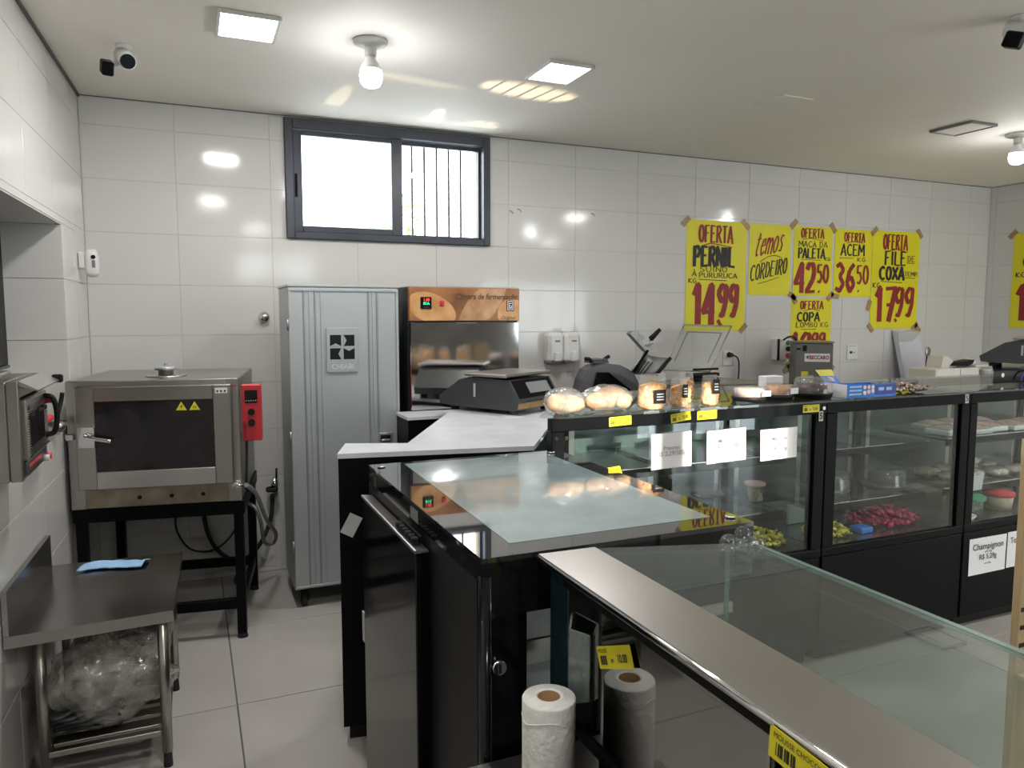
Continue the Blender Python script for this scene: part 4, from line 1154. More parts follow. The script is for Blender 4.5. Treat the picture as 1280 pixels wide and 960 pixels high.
m = M(t); m.prism([S(*p) for p in [(140, 352), (160, 322), (245, 318), (262, 352)]], 'y', 4.26, 4.40); m.build('sharpener', m_dkgrey, t)
for pts in ([(145, 345), (128, 320), (95, 315)], [(235, 335), (265, 310), (285, 300)]):
    m = M(t); m.tube([(S(*p)[0], 4.3, S(*p)[1]) for p in pts], .013); m.build('knob', m_blackm, t)
m = M(t)
def carr(u, v):
    a = S(410, 425); b = S(525, 250); c = S(600, 455); d = S(715, 318)
    x = (a[0] * (1 - u) + b[0] * u) * (1 - v) + (c[0] * (1 - u) + d[0] * u) * v
    z = (a[1] * (1 - u) + b[1] * u) * (1 - v) + (c[1] * (1 - u) + d[1] * u) * v
    s = math.sin(math.pi * v)
    return (x - .03 * s, 4.20 + .05 * s, z - .012 * s)
m.grid(carr, 4, 10); o = m.build('carriage_tray', m_slicerl, t); q = o.modifiers.new('thick', 'SOLIDIFY'); q.thickness = .012
for k in range(5):
    m = M(t); v = .25 + k * .11
    p, q = carr(.08, v), carr(.72, v)
    m.tube([(p[0], p[1] - .008, p[2]), (q[0], q[1] - .008, q[2])], .003, 6, 1); m.build('tray_ridge', m_dkgrey, t)
m = M(t); p, q = carr(.0, 1), carr(1, 1); m.tube([(p[0], 4.19, p[2]), (q[0], 4.19, q[2])], .012, 8, 1); m.build('tray_lip', m_blackm, t)
m = M(t); p, q = carr(.0, 0), carr(1, 0); m.tube([(p[0], 4.19, p[2]), (q[0], 4.19, q[2])], .010, 8, 1); m.build('tray_lip', m_black, t)
m = M(t); m.prism([S(*p) for p in [(380, 110), (400, 88), (455, 85), (465, 110), (440, 125), (480, 120), (495, 145), (480, 165), (445, 160), (520, 225), (575, 195), (595, 215), (570, 245), (515, 262)]], 'y', 4.19, 4.24); m.build('pusher_arm', m_slicerl, t)
m = M(t); a = S(510, 215); b = S(560, 160); m.tube([(a[0], 4.21, a[1]), (b[0], 4.2, b[1])], .004, 8, 1); rod = m.build('handle_rod', m_chrome, t)
m = M(t); a = S(555, 155); b = S(628, 78); m.cyl((a[0], 4.2, a[1]), (b[0], 4.2, b[1]), .019, .013, 12); m.build('handle_grip', m_blackm, t)
m = M(t); m.box(2.38, 4.12, rc + .001, 2.98, 4.50, rc + .16, .01); m.build('base', m_slicer, t)

m_lidedge = glass('lid_rim', (.8, .8, .8), .1, 1.45, .02, (.62, .62, .60), .45)
t = thing('vacuum_sealer', 'vacuum sealer with raised clear acrylic lid on the rear counter', 'sealer', (3.4, 4.4, rc))
m = M(t); m.box(3.05, 4.12, rc + .001, 3.72, 4.55, 1.13, .01); m.build('body', m_steel, t)
m = M(t)
c4 = [(3.06, 4.38, 1.215), (3.46, 4.38, 1.19), (3.83, 4.60, 1.515), (3.39, 4.60, 1.53)]
nrm = (Vector(c4[1]) - Vector(c4[0])).cross(Vector(c4[3]) - Vector(c4[0])).normalized() * .008
v = [Vector(p) for p in c4] + [Vector(p) + nrm for p in c4]
m.add(v, [(0, 1, 2, 3), (4, 7, 6, 5), (0, 4, 5, 1), (1, 5, 6, 2), (2, 6, 7, 3), (3, 7, 4, 0)]); m.build('acrylic_lid', m_acryl, t)
for i in range(4):
    m = M(t); m.tube([c4[i], c4[(i + 1) % 4]], .006, 6, 1); m.build('lid_edge', m_lidedge, t)
def lerp4(u, v): return Vector(c4[0]) * (1 - u) * (1 - v) + Vector(c4[1]) * u * (1 - v) + Vector(c4[2]) * u * v + Vector(c4[3]) * (1 - u) * v
m = M(t)
for (a, b) in (((.14, .2), (.14, .84)), ((.86, .2), (.86, .84)), ((.14, .84), (.86, .84))):
    m.tube([lerp4(*a), lerp4(*b)], .004, 6, 1)
m.build('lid_gasket', m_greyp, t)
m = M(t); m.box(3.26, 4.34, 1.16, 3.52, 4.40, 1.185, .004); m.box(3.30, 4.35, 1.205, 3.52, 4.37, 1.22, .004); m.build('hinge', m_blackm, t)
m = M(t); m.box(3.30, 4.30, 1.131, 3.48, 4.40, 1.158, .004); m.build('hinge_base', m_blackm, t)

t = thing('meat_grinder', 'grey boxy meat grinder with red and white name plate on the rear counter', 'grinder', (4.375, 4.30, rc), R(-36))
GX0, GX1, GY = -.138, .138, 0.0
m = M(); m.box(GX0, GY, 0.001, GX1, GY + .28, 0.488, .008); bd = m.build('housing', m_grind, t)
m = M(); m.box(GX0 - .005, GY - .006, 0.488, GX1 + .005, GY + .286, 0.500, .003); m.build('top_lid', m_steel, t)
m = M(); m.box(GX0 + .070, GY - .004, .345, GX0 + .252, GY - .0008, .408, .001); pl = m.build('name_plate', m_paper, t)
text('name_lettering', 'BECCARO', .040, m_redink, pl, (GX0 + .175, GY - .0048, .377), bold=.0016, sx=.78)
m = M(); m.prism([(GX0 + .076, .385), (GX0 + .104, .396), (GX0 + .096, .362)], 'y', GY - .0048, GY - .0041); m.build('name_mark', m_greenl, pl)
m = M(); m.box(GX0 + .05, GY - .003, .13, GX0 + .14, GY - .0008, .24); st_ = m.build('data_sticker', m_greypaper, t)
m = M(); m.box(GX0 + .05, GY - .0035, .2405, GX0 + .10, GY - .0009, .27); m.build('warning_sticker', m_yel, t)
m = M(); m.box(GX0 + .205, GY - .003, .14, GX0 + .262, GY - .0008, .165); m.build('serial_plate', m_steeld, t)
m = M(); m.box(GX0 + .01, GY - .004, .435, GX0 + .04, GY - .0008, .45); m.box(GX0 + .055, GY - .004, .425, GX0 + .085, GY - .0008, .47, .002); m.build('lid_latch', m_blackm, t)
m = M(); m.cyl((GX0, GY + .04, .16), (GX0 - .02, GY + .04, .16), .02, n=12); m.build('side_knob', m_blackm, t)
m = M(t); m.tube([(4.45, D - .08, 1.40), (4.42, 4.62, 1.425), (4.36, 4.5, 1.43), (4.34, 4.45, 1.405)], .008); m.build('supply_cable', m_blackm, t)

t = thing('white_lid_box', 'tall white plastic box lid leaning against the back wall', 'box lid', (5.9, 4.7, rc))
m = M(t)
B0, B1, T0, T1 = (5.80, 4.60, rc + .002), (6.09, 4.60, rc + .002), (5.765, 4.72, 1.452), (6.04, 4.72, 1.455)
dn = Vector((0, .05, .013))
v = [Vector(p) for p in (B0, B1, T1, T0)]
v2 = [p + dn for p in v]
m.add(v + v2, [(0, 1, 2, 3), (4, 7, 6, 5), (0, 4, 5, 1), (1, 5, 6, 2), (2, 6, 7, 3), (3, 7, 4, 0)]); m.build('panel', mat('bluish_white_plastic', (.66, .66, .74), .3, 0, .02), t)
m = M(t); off = Vector((0, -.004, 0))
p0 = v[3].lerp(v[0], .0) + off; p1 = v[2].lerp(v[1], .0) + off; p2 = v[2].lerp(v[1], .045) + off; p3 = v[2].lerp(v[3], .42).lerp(v[1].lerp(v[0], .42), .16) + off; p4 = v[3].lerp(v[0], .16) + off
m.add([p0, p1, p2, p3, p4] + [q - off * .8 for q in (p0, p1, p2, p3, p4)], [(0, 1, 2, 3, 4), (9, 8, 7, 6, 5), (0, 5, 6, 1), (1, 6, 7, 2), (2, 7, 8, 3), (3, 8, 9, 4), (4, 9, 5, 0)]); m.build('painted_shade', m_greypaper, t)  # grey sheet laid on for the shadow and reflection across the lid top

t = thing('white_food_machine', 'low white plastic food machine on the rear counter near the right wall', 'machine', (5.9, 4.2, rc))
m = M(t); m.box(5.36, 4.08, rc + .001, 6.12, 4.40, 1.045, .01); m.build('base', m_ivory, t)
m = M(t); m.box(5.50, 4.12, 1.046, 6.02, 4.38, 1.168, .01); m.build('housing', m_ivory, t)
m = M(t); m.prism([(5.66, 1.169), (5.88, 1.169), (5.74, 1.262), (5.68, 1.262)], 'y', 4.20, 4.34); m.build('feed_chute', m_ivory, t)
m = M(t); m.prism([(5.76, 1.185), (5.80, 1.215), (5.98, 1.232), (5.96, 1.20), (5.90, 1.18)], 'y', 4.14, 4.24); m.build('black_paddle', m_blackm, t)
m = M(t); m.blob((6.03, 4.25, 1.205), (.05, .08, .04), 14, 8); m.box(6.0, 4.14, 1.169, 6.17, 4.36, 1.187, .006); m.build('pusher', m_ivory, t)
m = M(t); m.box(5.78, 4.117, 1.06, 5.784, 4.1195, 1.16); m.build('seam', m_greyp, t)
t = thing('white_cup', 'small white plastic cup standing beside the white food machine', 'cup', (6.235, 4.2, rc))
m = M(t); m.lathe([(0, rc + .001), (.055, rc + .001), (.065, 1.13), (.068, 1.132), (.068, 1.14), (.058, 1.14), (.05, .93), (0, .93)], (6.235, 4.2, 0), 22); m.build('cup', m_whitep, t)
t = thing('steel_serving_spoon', 'steel spoon standing upright behind the white food machine', 'spoon', (5.82, 4.46, rc))
m = M(t); m.tube([(5.80, 4.46, rc + .002), (5.825, 4.46, 1.25)], .007, 6, 1); m.build('handle', m_blackm, t)
m = M(t); m.blob((5.832, 4.46, 1.285), (.034, .012, .045), 14, 8); m.build('bowl', m_steel, t)
t = thing('black_bottle', 'small black bottle with flared spout on the rear counter', 'bottle', (5.42, 4.0, rc))
m = M(t); m.lathe([(0, rc + .001), (.05, rc + .001), (.058, .95), (.045, .995), (.012, 1.015), (.012, 1.025), (0, 1.025)], (5.36, 4.02, 0), 20); m.build('body', m_blackm, t)
m = M(t); m.lathe([(.012, 1.026), (.012, 1.045), (.042, 1.082), (.036, 1.082), (0, 1.05)], (5.36, 4.02, 0), 16); m.build('spout', m_blackm, t)

# ------------------------------------------------------------------ L counter with pale top, low cabinet, scale
t = thing('pale_top_counter', 'black counter with pale angled worktop carrying the weighing scale', 'counter', (1.2, 3.2, 0))
poly = [(.474, 2.69), (1.200, 2.560), (1.950, 3.72), (1.950, 4.02), (1.42, 4.02), (.770, 2.815), (.545, 2.905)]
m = M(t); m.prism(poly, 'z', 1.082, 1.1); m.build('worktop', m_whitetop, t)
inset = [(.478, 2.694), (1.196, 2.566), (1.940, 3.72), (1.940, 4.01), (1.425, 4.01), (.772, 2.805), (.548, 2.895)]
m = M(t); m.prism(inset, 'z', .06, 1.0815); m.build('body', m_black, t)
m = M(t); m.prism([(p[0] * .96 + .045, p[1] * .97 + .1) for p in inset], 'z', 0, .0595); m.build('plinth', m_blackm, t)
o = M().box(-.025, -.001, -.04, .025, .001, .04).build('paper_note', m_greypaper); o.location = (.518, 2.678, .835); o.rotation_euler = (0, R(28), R(-10)); tag(o, 'small tilted white note stuck to the black counter end', 'note')
t = thing('low_black_cabinet', 'black cabinet with thin pale top between silver cabinet and scale counter', 'cabinet', (1.2, 3.9, 0))
m = M(t); m.prism([(1.045, 3.80), (1.30, 3.80), (1.41, 4.02), (1.045, 4.035)], 'z', 0, 1.045); m.build('body', m_black, t)
m = M(t); m.prism([(1.04, 3.795), (1.30, 3.795), (1.41, 4.02), (1.04, 4.038)], 'z', 1.046, 1.062); m.build('top', m_whitetop, t)

def scale(label, loc, rz, k=1.0):
    t = thing('weighing_scale', label, 'scale', loc, rz)
    prof = [(-.245, .028), (-.255, .075), (-.19, .175), (.06, .182), (.13, .165), (.275, .07), (.265, .032), (.20, .025), (-.22, .022)]
    m = M(); m.prism([(y * k, z * k) for y, z in prof], 'x', -.185 * k, .185 * k); b = m.build('body', m_dkgrey, t)
    m = M(); m.box(-.205 * k, -.195 * k, .188 * k, .205 * k, .085 * k, .205 * k, .006 * k); m.build('platform', m_steelh, t)
    for x in (-.1, .1):
        m = M(); m.box((x - .02) * k, -.1 * k, .182 * k, (x + .02) * k, .0, .188 * k); m.build('platform_post', m_black, t)
    for (x, y) in ((-.14, -.19), (.14, -.19), (-.14, .2), (.14, .2)):
        m = M(); m.cyl((x * k, y * k, 0), (x * k, y * k, .028 * k), .022 * k, n=12); m.build('foot', m_rubber, t)
    # sloping front panel: frame from (y -.255,z .075) to (-.19,.175)
    a = Vector((0, -.255, .075)); d = Vector((0, .065, .10)); n = Vector((0, -.10, .065)).normalized()
    def q(u0, u1, x0, x1, off, th):
        p = [a + d * u0 + n * off, a + d * u1 + n * off]
        v = []
        for o_ in (0, th):
            for (pp, x) in ((p[0], x0), (p[0], x1), (p[1], x1), (p[1], x0)):
                w = pp + n * o_; v.append(((x) * k, w.y * k, w.z * k))
        return v, [(0, 3, 2, 1), (4, 5, 6, 7), (0, 1, 5, 4), (1, 2, 6, 5), (2, 3, 7, 6), (3, 0, 4, 7)]
    m = M(); m.add(*q(.10, .95, -.165, .165, .0005, .003)); m.build('display_bezel', m_black, t)
    m = M(); m.add(*q(.28, .80, -.06, .13, .0037, .0015)); m.build('display_screen', m_scr, t)
    m = M(); m.box(-.18 * k, -.252 * k, .032 * k, .18 * k, -.247 * k, .070 * k); m.build('front_band', m_tape, t)
    m = M(); m.box(-.187 * k, .02 * k, .08 * k, -.1845 * k, .032 * k, .15 * k); m.build('side_slot', m_greypaper, t)
    return t
scale('black weighing scale with steel platform on the pale angled counter', (1.515, 3.66, 1.1), R(30))

# ------------------------------------------------------------------ glass-top cabinet (black) at the corner of the L
t = thing('glass_top_cabinet', 'glossy black counter cabinet with bordered glass top and open side door', 'cabinet', (.88, 1.95, 0))
X0, X1, Y0, Y1, Z1 = .535, 1.225, 1.395, 2.452, 1.1
m = M(t); m.box(X0, Y0, Z1 - .012, X1 + .02, Y1 - .0, Z1 - .0006); tg = m.build('bordered_glass', m_bordg, t)
m = M(t); m.prism([(X0 + .095, Y0 + .075), (X1 - .05, Y0 + .075), (X1 - .05, Y1 - .035), (X0 + .115, Y1 - .035)], 'z', Z1 - .0005, Z1 + .0002); m.build('frosted_field', m_frost, tg)
for (x, y) in ((X0 + .03, Y1 - .06), (X1 - .03, Y1 - .05), (X1 - .01, Y0 + .05)):
    m = M(t); m.cyl((x, y, Z1), (x, y, Z1 + .006), .013, n=16); m.box(x - .012, y - .012, Z1 - .02, x + .012, y + .012, Z1 - .013); m.build('glass_clip', m_chrome, t)
m = M(t); m.box(X0, Y0, .97, X1 + .02, Y0 + .004, Z1 - .0125); m.box(X0, Y0 + .004, 1.045, X0 + .02, Y1, Z1 - .0125); m.box(X1, Y0 + .004, 1.055, X1 + .02, Y1, Z1 - .0125); m.box(X0 + .02, Y1 - .02, .97, X1, Y1, Z1 - .0125)
m.build('top_rail', m_blackg, t)
# end panel with a chamfered notch at its right
NXa, NZb = .640, 1.045
m = M(t); m.prism([(X0, .06), (X1 + .02, .06), (X1 + .02, .625), (NXa, .625), (NXa, 1.028), (NXa + .012, NZb), (NXa + .012, 1.05), (X0, 1.05)], 'y', Y0 + .005, Y0 + .02)
m.build('end_panel', m_blackg, t)
m = M(t); m.cyl((.572, Y0 + .005, .862), (.572, Y0 - .010, .862), .015, n=20); kb = m.build('lock_knob', m_chrome, t)
m = M(t); m.box(.5695, Y0 - .0115, .852, .5745, Y0 - .0102, .872); m.build('key_slot', m_blackm, kb)
m = M(t); m.cyl((X0 + .012, Y0 + .01, .06), (X0 + .012, Y0 + .01, 1.06), .014, n=14); m.build('corner_post', m_blackg, t)
m = M(t); m.box(X0 + .001, Y0 + .03, .06, X0 + .02, Y1 - .001, 1.044); m.build('side_panel', m_blackm, t)
m = M(t); m.box(X0 + .021, Y1 - .021, .06, X1 + .0, Y1 - .0005, .969); m.build('back_panel', m_black, t)
m = M(t); m.box(X1 + .008, Y0 + .03, .60, X1 + .014, Y1 - .03, 1.054); m.build('customer_glass', m_glass, t)
m = M(t); m.box(X1, Y0 + .021, .06, X1 + .018, Y1 - .022, .598); m.build('front_panel', m_black, t)
m = M(t); m.box(X0 + .022, Y0 + .022, .66, X1 - .002, Y1 - .023, .675); m.build('deck', m_liner, t)
m = M(t); m.box(X0 + .022, Y0 + .10, .80, X1 - .002, Y0 + .115, .83); m.box(X0 + .022, Y0 + .04, .86, X1 - .002, Y0 + .05, .885); m.build('shelf_rail', m_steel, t)
m = M(t); m.box(X0 + .03, Y0 + .03, 0, X1 - .03, Y1 - .03, .059); m.build('plinth', m_blackm, t)
# door standing proud on the worker side, with a bright top edge and a comb-like grip
m = M(t); m.box(.496, 1.755, .07, .514, 2.375, 1.008, .003); dr = m.build('side_door', m_blackg, t)
m = M(t); m.prism([(.494, 1.009), (.530, 1.009), (.530, 1.013), (.498, 1.017), (.494, 1.016)], 'y', 1.75, 2.38); m.build('door_top_trim', m_steelh, dr)
m = M(t); m.box(.515, 1.76, .07, .533, 1.80, 1.004); m.build('door_edge', m_black, dr)
for k in range(6):
    y = 1.80 + k * .03
    m = M(t); m.box(.500, y, 1.0185, .520, y + .016, 1.034, .003); m.build('grip_tooth', m_blackm, dr)
m = M(t); m.box(.519, 1.79, 1.0181, .525, 1.99, 1.040, .002); m.build('grip_bar', m_black, dr)
m = M(t); m.box(X0 - .0015, 1.86, 1.052, X0 - .0003, 1.93, 1.084); m.build('data_label', m_greyp, t)
m = M(t); m.box(X0 - .0015, 2.33, 1.045, X0 - .0003, 2.37, 1.075); m.build('side_emblem', m_dkgrey, t)
m = M(t); m.box(.494, 2.376, .52, .4985, 2.40, .62); m.build('hinge_label', m_greypaper, dr)

# ------------------------------------------------------------------ display cases along the aisle
CY0, CY1, CT = 2.46, 3.15, 1.226
def display_case(label, x0, x1, pl, pr, slant=0.0, shelves=((.955, .918), (.690, .655))):
    t = thing('display_case', label, 'display case', ((x0 + x1) / 2, CY0 + .3, 0))
    def pol(dx0, y0, dx1, y1):
        s = lambda y: slant * (y - CY0)
        return [(x0 + dx0 + s(y0), y0), (x1 - dx1, y0), (x1 - dx1, y1), (x0 + dx0 + s(y1), y1)]
    m = M(t); m.prism(pol(.03, CY0 + .05, .03, CY1 - .03), 'z', 0, .0595); m.build('plinth', m_blackm, t)
    m = M(t); m.prism(pol(.0, CY0 + .012, .0, CY1), 'z', .06, .520); m.build('base', m_black, t)
    m = M(t); m.box(x0 + .004, CY0 + .002, .064, x1 - .004, CY0 + .0115, .505, .003); m.build('front_panel', m_black, t)
    m = M(t); m.box(x0, CY0, .507, x1, CY0 + .03, .546, .003); m.build('bottom_rail', m_black, t)
    m = M(t); m.prism(pol(.002, CY0 + .031, .002, CY1 - .002), 'z', .521, .545); m.build('deck', m_deck, t)
    for (a, b) in ((x0, x0 + pl), (x1 - pr, x1)):
        m = M(t); m.box(a, CY0, .5465, b, CY0 + .045, 1.164, .003); m.build('front_post', m_black, t)
    for (a, b) in ((x0 + slant * (CY1 - CY0 - .05), x0 + .04 + slant * (CY1 - CY0 - .05)), (x1 - .04, x1)):
        m = M(t); m.box(a, CY1 - .04, .546, b, CY1, 1.164); m.build('rear_post', m_black, t)
    m = M(t); m.box(x0 - .005, CY0 - .004, 1.165, x1 + .0, CY0 + .03, 1.215, .003); m.build('top_rail', m_black, t)
    m = M(t); m.box(x0 + slant * (CY1 - CY0), CY1 - .03, 1.165, x1, CY1, 1.215); m.build('rear_rail', m_black, t)
    m = M(t); m.prism([(x1 - .025, CY0 + .031), (x1, CY0 + .031), (x1, CY1 - .031), (x1 - .025, CY1 - .031)], 'z', 1.165, 1.215); m.build('side_rail', m_black, t)
    m = M(t); m.prism([(x0 + slant * .031, CY0 + .031), (x0 + .025 + slant * .031, CY0 + .031), (x0 + .025 + slant * (CY1 - CY0 - .031), CY1 - .031), (x0 + slant * (CY1 - CY0 - .031), CY1 - .031)], 'z', 1.165, 1.215); m.build('side_rail', m_black, t)
    m = M(t); m.prism([(x0 - (.03 if slant else 0), CY0 - .02 + (.06 if slant else 0)), (x0 + .02, CY0 - .02), (x1, CY0 - .02), (x1, CY1), (x0 + slant * (CY1 - CY0), CY1)], 'z', 1.2155, CT); m.build('top_glass', m_topglass, t)
    m = M(t); m.box(x0 + pl, CY0 + .012, .547, x1 - pr, CY0 + .018, 1.164); m.build('front_glass', m_glass, t)
    m = M(t); m.prism([(x0 + .004 + slant * .05, CY0 + .05), (x0 + .010 + slant * .05, CY0 + .05), (x0 + .01 + slant * (CY1 - CY0 - .05), CY1 - .045), (x0 + .004 + slant * (CY1 - CY0 - .05), CY1 - .045)], 'z', .547, 1.164); m.build('side_glass', m_glass, t)
    bx0 = x0 + .04 + slant * (CY1 - CY0 - .05); bx1 = x1 - .042; mid = (bx0 + bx1) / 2
    for k, (a, b) in enumerate(((bx0, mid + .03), (mid - .03, bx1))):
        y = CY1 - .038 + k * .014
        m = M(t); m.box(a + .031, y, .58, b - .031, y + .006, 1.13); d = m.build('sliding_door', m_backd, t)
        m = M(t); m.box(a, y - .001, .55, a + .03, y + .008, 1.16); m.box(b - .03, y - .001, .55, b, y + .008, 1.16); m.box(a + .03, y - .001, .55, b - .03, y + .008, .58); m.box(a + .03, y - .001, 1.13, b - .03, y + .008, 1.16); m.build('door_frame', m_steel, d)
    for (zt, zb) in shelves:
        xs0, xs1 = x0 + .06, x1 - .07
        m = M(t); m.prism([(xs0 + slant * .16, CY0 + .172), (xs1, CY0 + .172), (xs1, CY1 - .06), (xs0 + slant * (CY1 - CY0 - .04), CY1 - .06)], 'z', zt - .008, zt); sh = m.build('shelf', m_topglass, t)
        m = M(t); m.box(xs0 + slant * .15, CY0 + .160, zb, xs1, CY0 + .171, zt + .001, .002); m.build('shelf_edge', m_black, sh)
        m = M(t); m.box(xs0 + slant * .15, CY0 + .159, zt + .0012, xs1, CY0 + .172, zt + .0035); m.build('shelf_trim', m_chrome, sh)
        for xx in (xs0 + .12 + slant * .3, (xs0 + xs1) / 2, xs1 - .03):
            m = M(t); m.box(xx - .008, CY0 + .175, zt - .030, xx + .008, CY1 - .055, zt - .009); m.build('shelf_bracket', m_black, sh)
    return t
c1 = display_case('black framed glass display case with bread on top and three papers on its glass', 1.226, 2.588, .052, .062, .585)
c2 = display_case('black framed glass display case with blue carton on top and crimson sweets inside', 2.594, 3.540, .066, .058)
c3 = display_case('black framed glass display case with meat packs and white price sheets on its base', 3.546, 5.0, .054, .06)
for (c, x, z, s) in ((c1, 2.552, 1.155, '5'), (c2, 3.505, 1.19, '5')):
    m = M(c); m.box(x - .012, CY0 - .006, z - .022, x + .012, CY0 - .0045, z + .022); st_ = m.build('number_sticker', m_greypaper, c)
    text('number', s, .04, m_ink, st_, (x - c.location.x, CY0 - .0066 - c.location.y, z), bold=.001)
for x in (1.245, 1.285):
    m = M(c1); m.cyl((x, CY0 - .0005, 1.14), (x, CY0 - .006, 1.14), .008, n=12); m.build('bolt', m_chrome, c1)
m = M(c1); m.cyl((2.567, CY0 - .0005, 1.19), (2.567, CY0 - .008, 1.19), .008, n=12); m.build('bolt', m_chrome, c1)

def price_label(label, x, y, z, w, h, big, small='', rot=(0, 0, 0), barcode=True, group=None):
    t = thing('price_label', label, 'price label', (x, y, z))
    t.rotation_euler = rot
    m = M(); c = h * .16
    m.prism([(-w / 2, -h / 2), (w / 2 - c * .3, -h / 2), (w / 2, -h / 2 + c * .3), (w / 2, h / 2 - c * .3), (w / 2 - c * .5, h / 2), (-w / 2 + c * .5, h / 2), (-w / 2, h / 2 - c * .5)], 'y', -.0008, 0); m.build('sheet', m_tagy, t)
    if barcode:
        m = M(); x0 = -w * .43
        for k in range(9):
            m.box(x0, -.0014, -h * .32, x0 + w * (.006 + .008 * ((k * 7) % 3)), -.001, h * .08); x0 += w * .021
        m.build('barcode', m_ink, t)
    if small: text('product_print', small, h * .25, m_ink, t, (-w * .46, -.0014, h * .28), align='LEFT', sx=.9)
    text('currency_print', 'R$', h * .22, m_ink, t, (-w * .07, -.0014, -h * .16), bold=.0003)
    text('price_print', big, h * .50, m_ink, t, (w * .22, -.0014, -h * .08), sx=.8, bold=.0004)
    return t
price_label('small yellow price label on the display case rail below the bread, leftmost of four', 1.519, CY0 - .0045, 1.192, .100, .036, '11.99', 'PAO', (0, R(-2), 0))
price_label('tilted yellow price label on the display case rail below the large snack pouch', 1.802, CY0 - .0045, 1.192, .096, .036, '13.00', 'PIPOCA', (0, R(-7), 0))
price_label('small yellow price label on the display case rail below the small snack pouches', 1.932, CY0 - .0045, 1.194, .098, .036, '15.30', 'PIPOCA', (0, R(-1), 0))
price_label('small yellow price label at the right end of the first display case rail', 2.494, CY0 - .0045, 1.192, .095, .034, '12.00', 'BOLO')
price_label('yellow label on the upper shelf edge at the left of the first display case', 1.575, CY0 + .1585, .955, .105, .038, '9.90', '', (R(-30), R(-4), 0))
# papers on the glass and sheets on the base
def sheet(label, x0, x1, z0, z1, lines, mt=m_paper, y=CY0, tilt=0.0):
    t = thing('price_sheet', label, 'paper sign', ((x0 + x1) / 2, y, (z0 + z1) / 2)); t.rotation_euler = (0, R(tilt), 0)
    w, h = x1 - x0, z1 - z0
    m = M(); m.grid(lambda u, v: ((u - .5) * w, -.0022 - .0012 * math.sin(4 * u + x0 * 9) * math.sin(3 * v + 1), (v - .5) * h), 6, 6); m.build('sheet', mt, t)
    for (s, size, fz, ink) in lines:
        text('lettering', s, size, ink, t, (0, -.0042, (.5 - fz) * h), bold=.0002)
    return t
sheet('white paper on the first display case glass, left of three, priced by 100 g', 1.673, 1.868, .984, 1.128, [('Presunto', .022, .42, m_greytext), ('R$ 2,29/100g', .026, .58, m_greytext)], y=CY0 + .011, tilt=-1)
sheet('white paper on the first display case glass, middle of three', 1.946, 2.148, .987, 1.126, [('Mussarela', .022, .34, m_greytext), ('R$ 3,99/100g', .024, .50, m_greytext)], y=CY0 + .011, tilt=-1.5)
sheet('white paper on the first display case glass, right of three, with three lines', 2.228, 2.432, .977, 1.112, [('Mortadela', .020, .32, m_greytext), ('R$', .022, .5, m_greytext), ('1,99/100g', .022, .66, m_greytext)], y=CY0 + .011, tilt=-1)
sheet('white price sheet reading Champignon on the black case base', 3.594, 3.880, .275, .466, [('Champignon', .047, .25, m_ink), ('sache 100g', .013, .40, m_ink), ('R$ 5,29g', .038, .54, m_ink), ('cada 100g', .013, .72, m_ink)], y=CY0 + .0015)
sheet('white price sheet starting Tom, right of the Champignon sheet', 3.890, 4.176, .278, .470, [('Tomate seco', .047, .25, m_ink), ('R$ 6,99g', .038, .54, m_ink)], y=CY0 + .0015)

# ------------------------------------------------------------------ goods standing on the cases
def pick_bread(name, label, x, y, rx, loaves):
    t = thing(name, label, 'bread', (x, y, CT))
    for (dx, dy, r, s, a) in loaves:
        m = M(t); m.T = Matrix.Translation((x + dx, y + dy, CT + r[2] + .004)) @ Matrix.Rotation(R(a), 4, 'Z')
        m.blob((0, 0, 0), r, 20, 12, .12, 6, s); m.build('loaf', m_bread, t)
    m = M(t)
    def bag(u, v):
        a = u * 2 * math.pi; ph = v * math.pi
        d = Vector((math.sin(ph) * math.cos(a), math.sin(ph) * math.sin(a), math.cos(ph)))
        k = .95 + .09 * mnoise.noise(d * 4 + Vector((x * 7, 0, 0))) + .05 * abs(mnoise.noise(d * 11))
        return (x + d.x * rx * k, y + d.y * .085 * k, max(CT + .0015, CT + .046 + d.z * .056 * k))
    m.grid(bag, 44, 26); m.build('bag', m_film, t)
pick_bread('bagged_bread', 'two bread rolls in a clear bag at the left end of the display case top', 1.305, 2.52, .083, ((-.022, .012, (.055, .036, .036), 1, 35), (.026, -.016, (.050, .032, .032), 2, -25)))
pick_bread('bagged_bread', 'longer clear bag of browned loaves beside the bread rolls on the case top', 1.508, 2.545, .117, ((-.045, -.012, (.062, .034, .034), 3, 18), (.025, .014, (.070, .040, .044), 4, -12), (.068, -.022, (.045, .030, .030), 5, 30)))

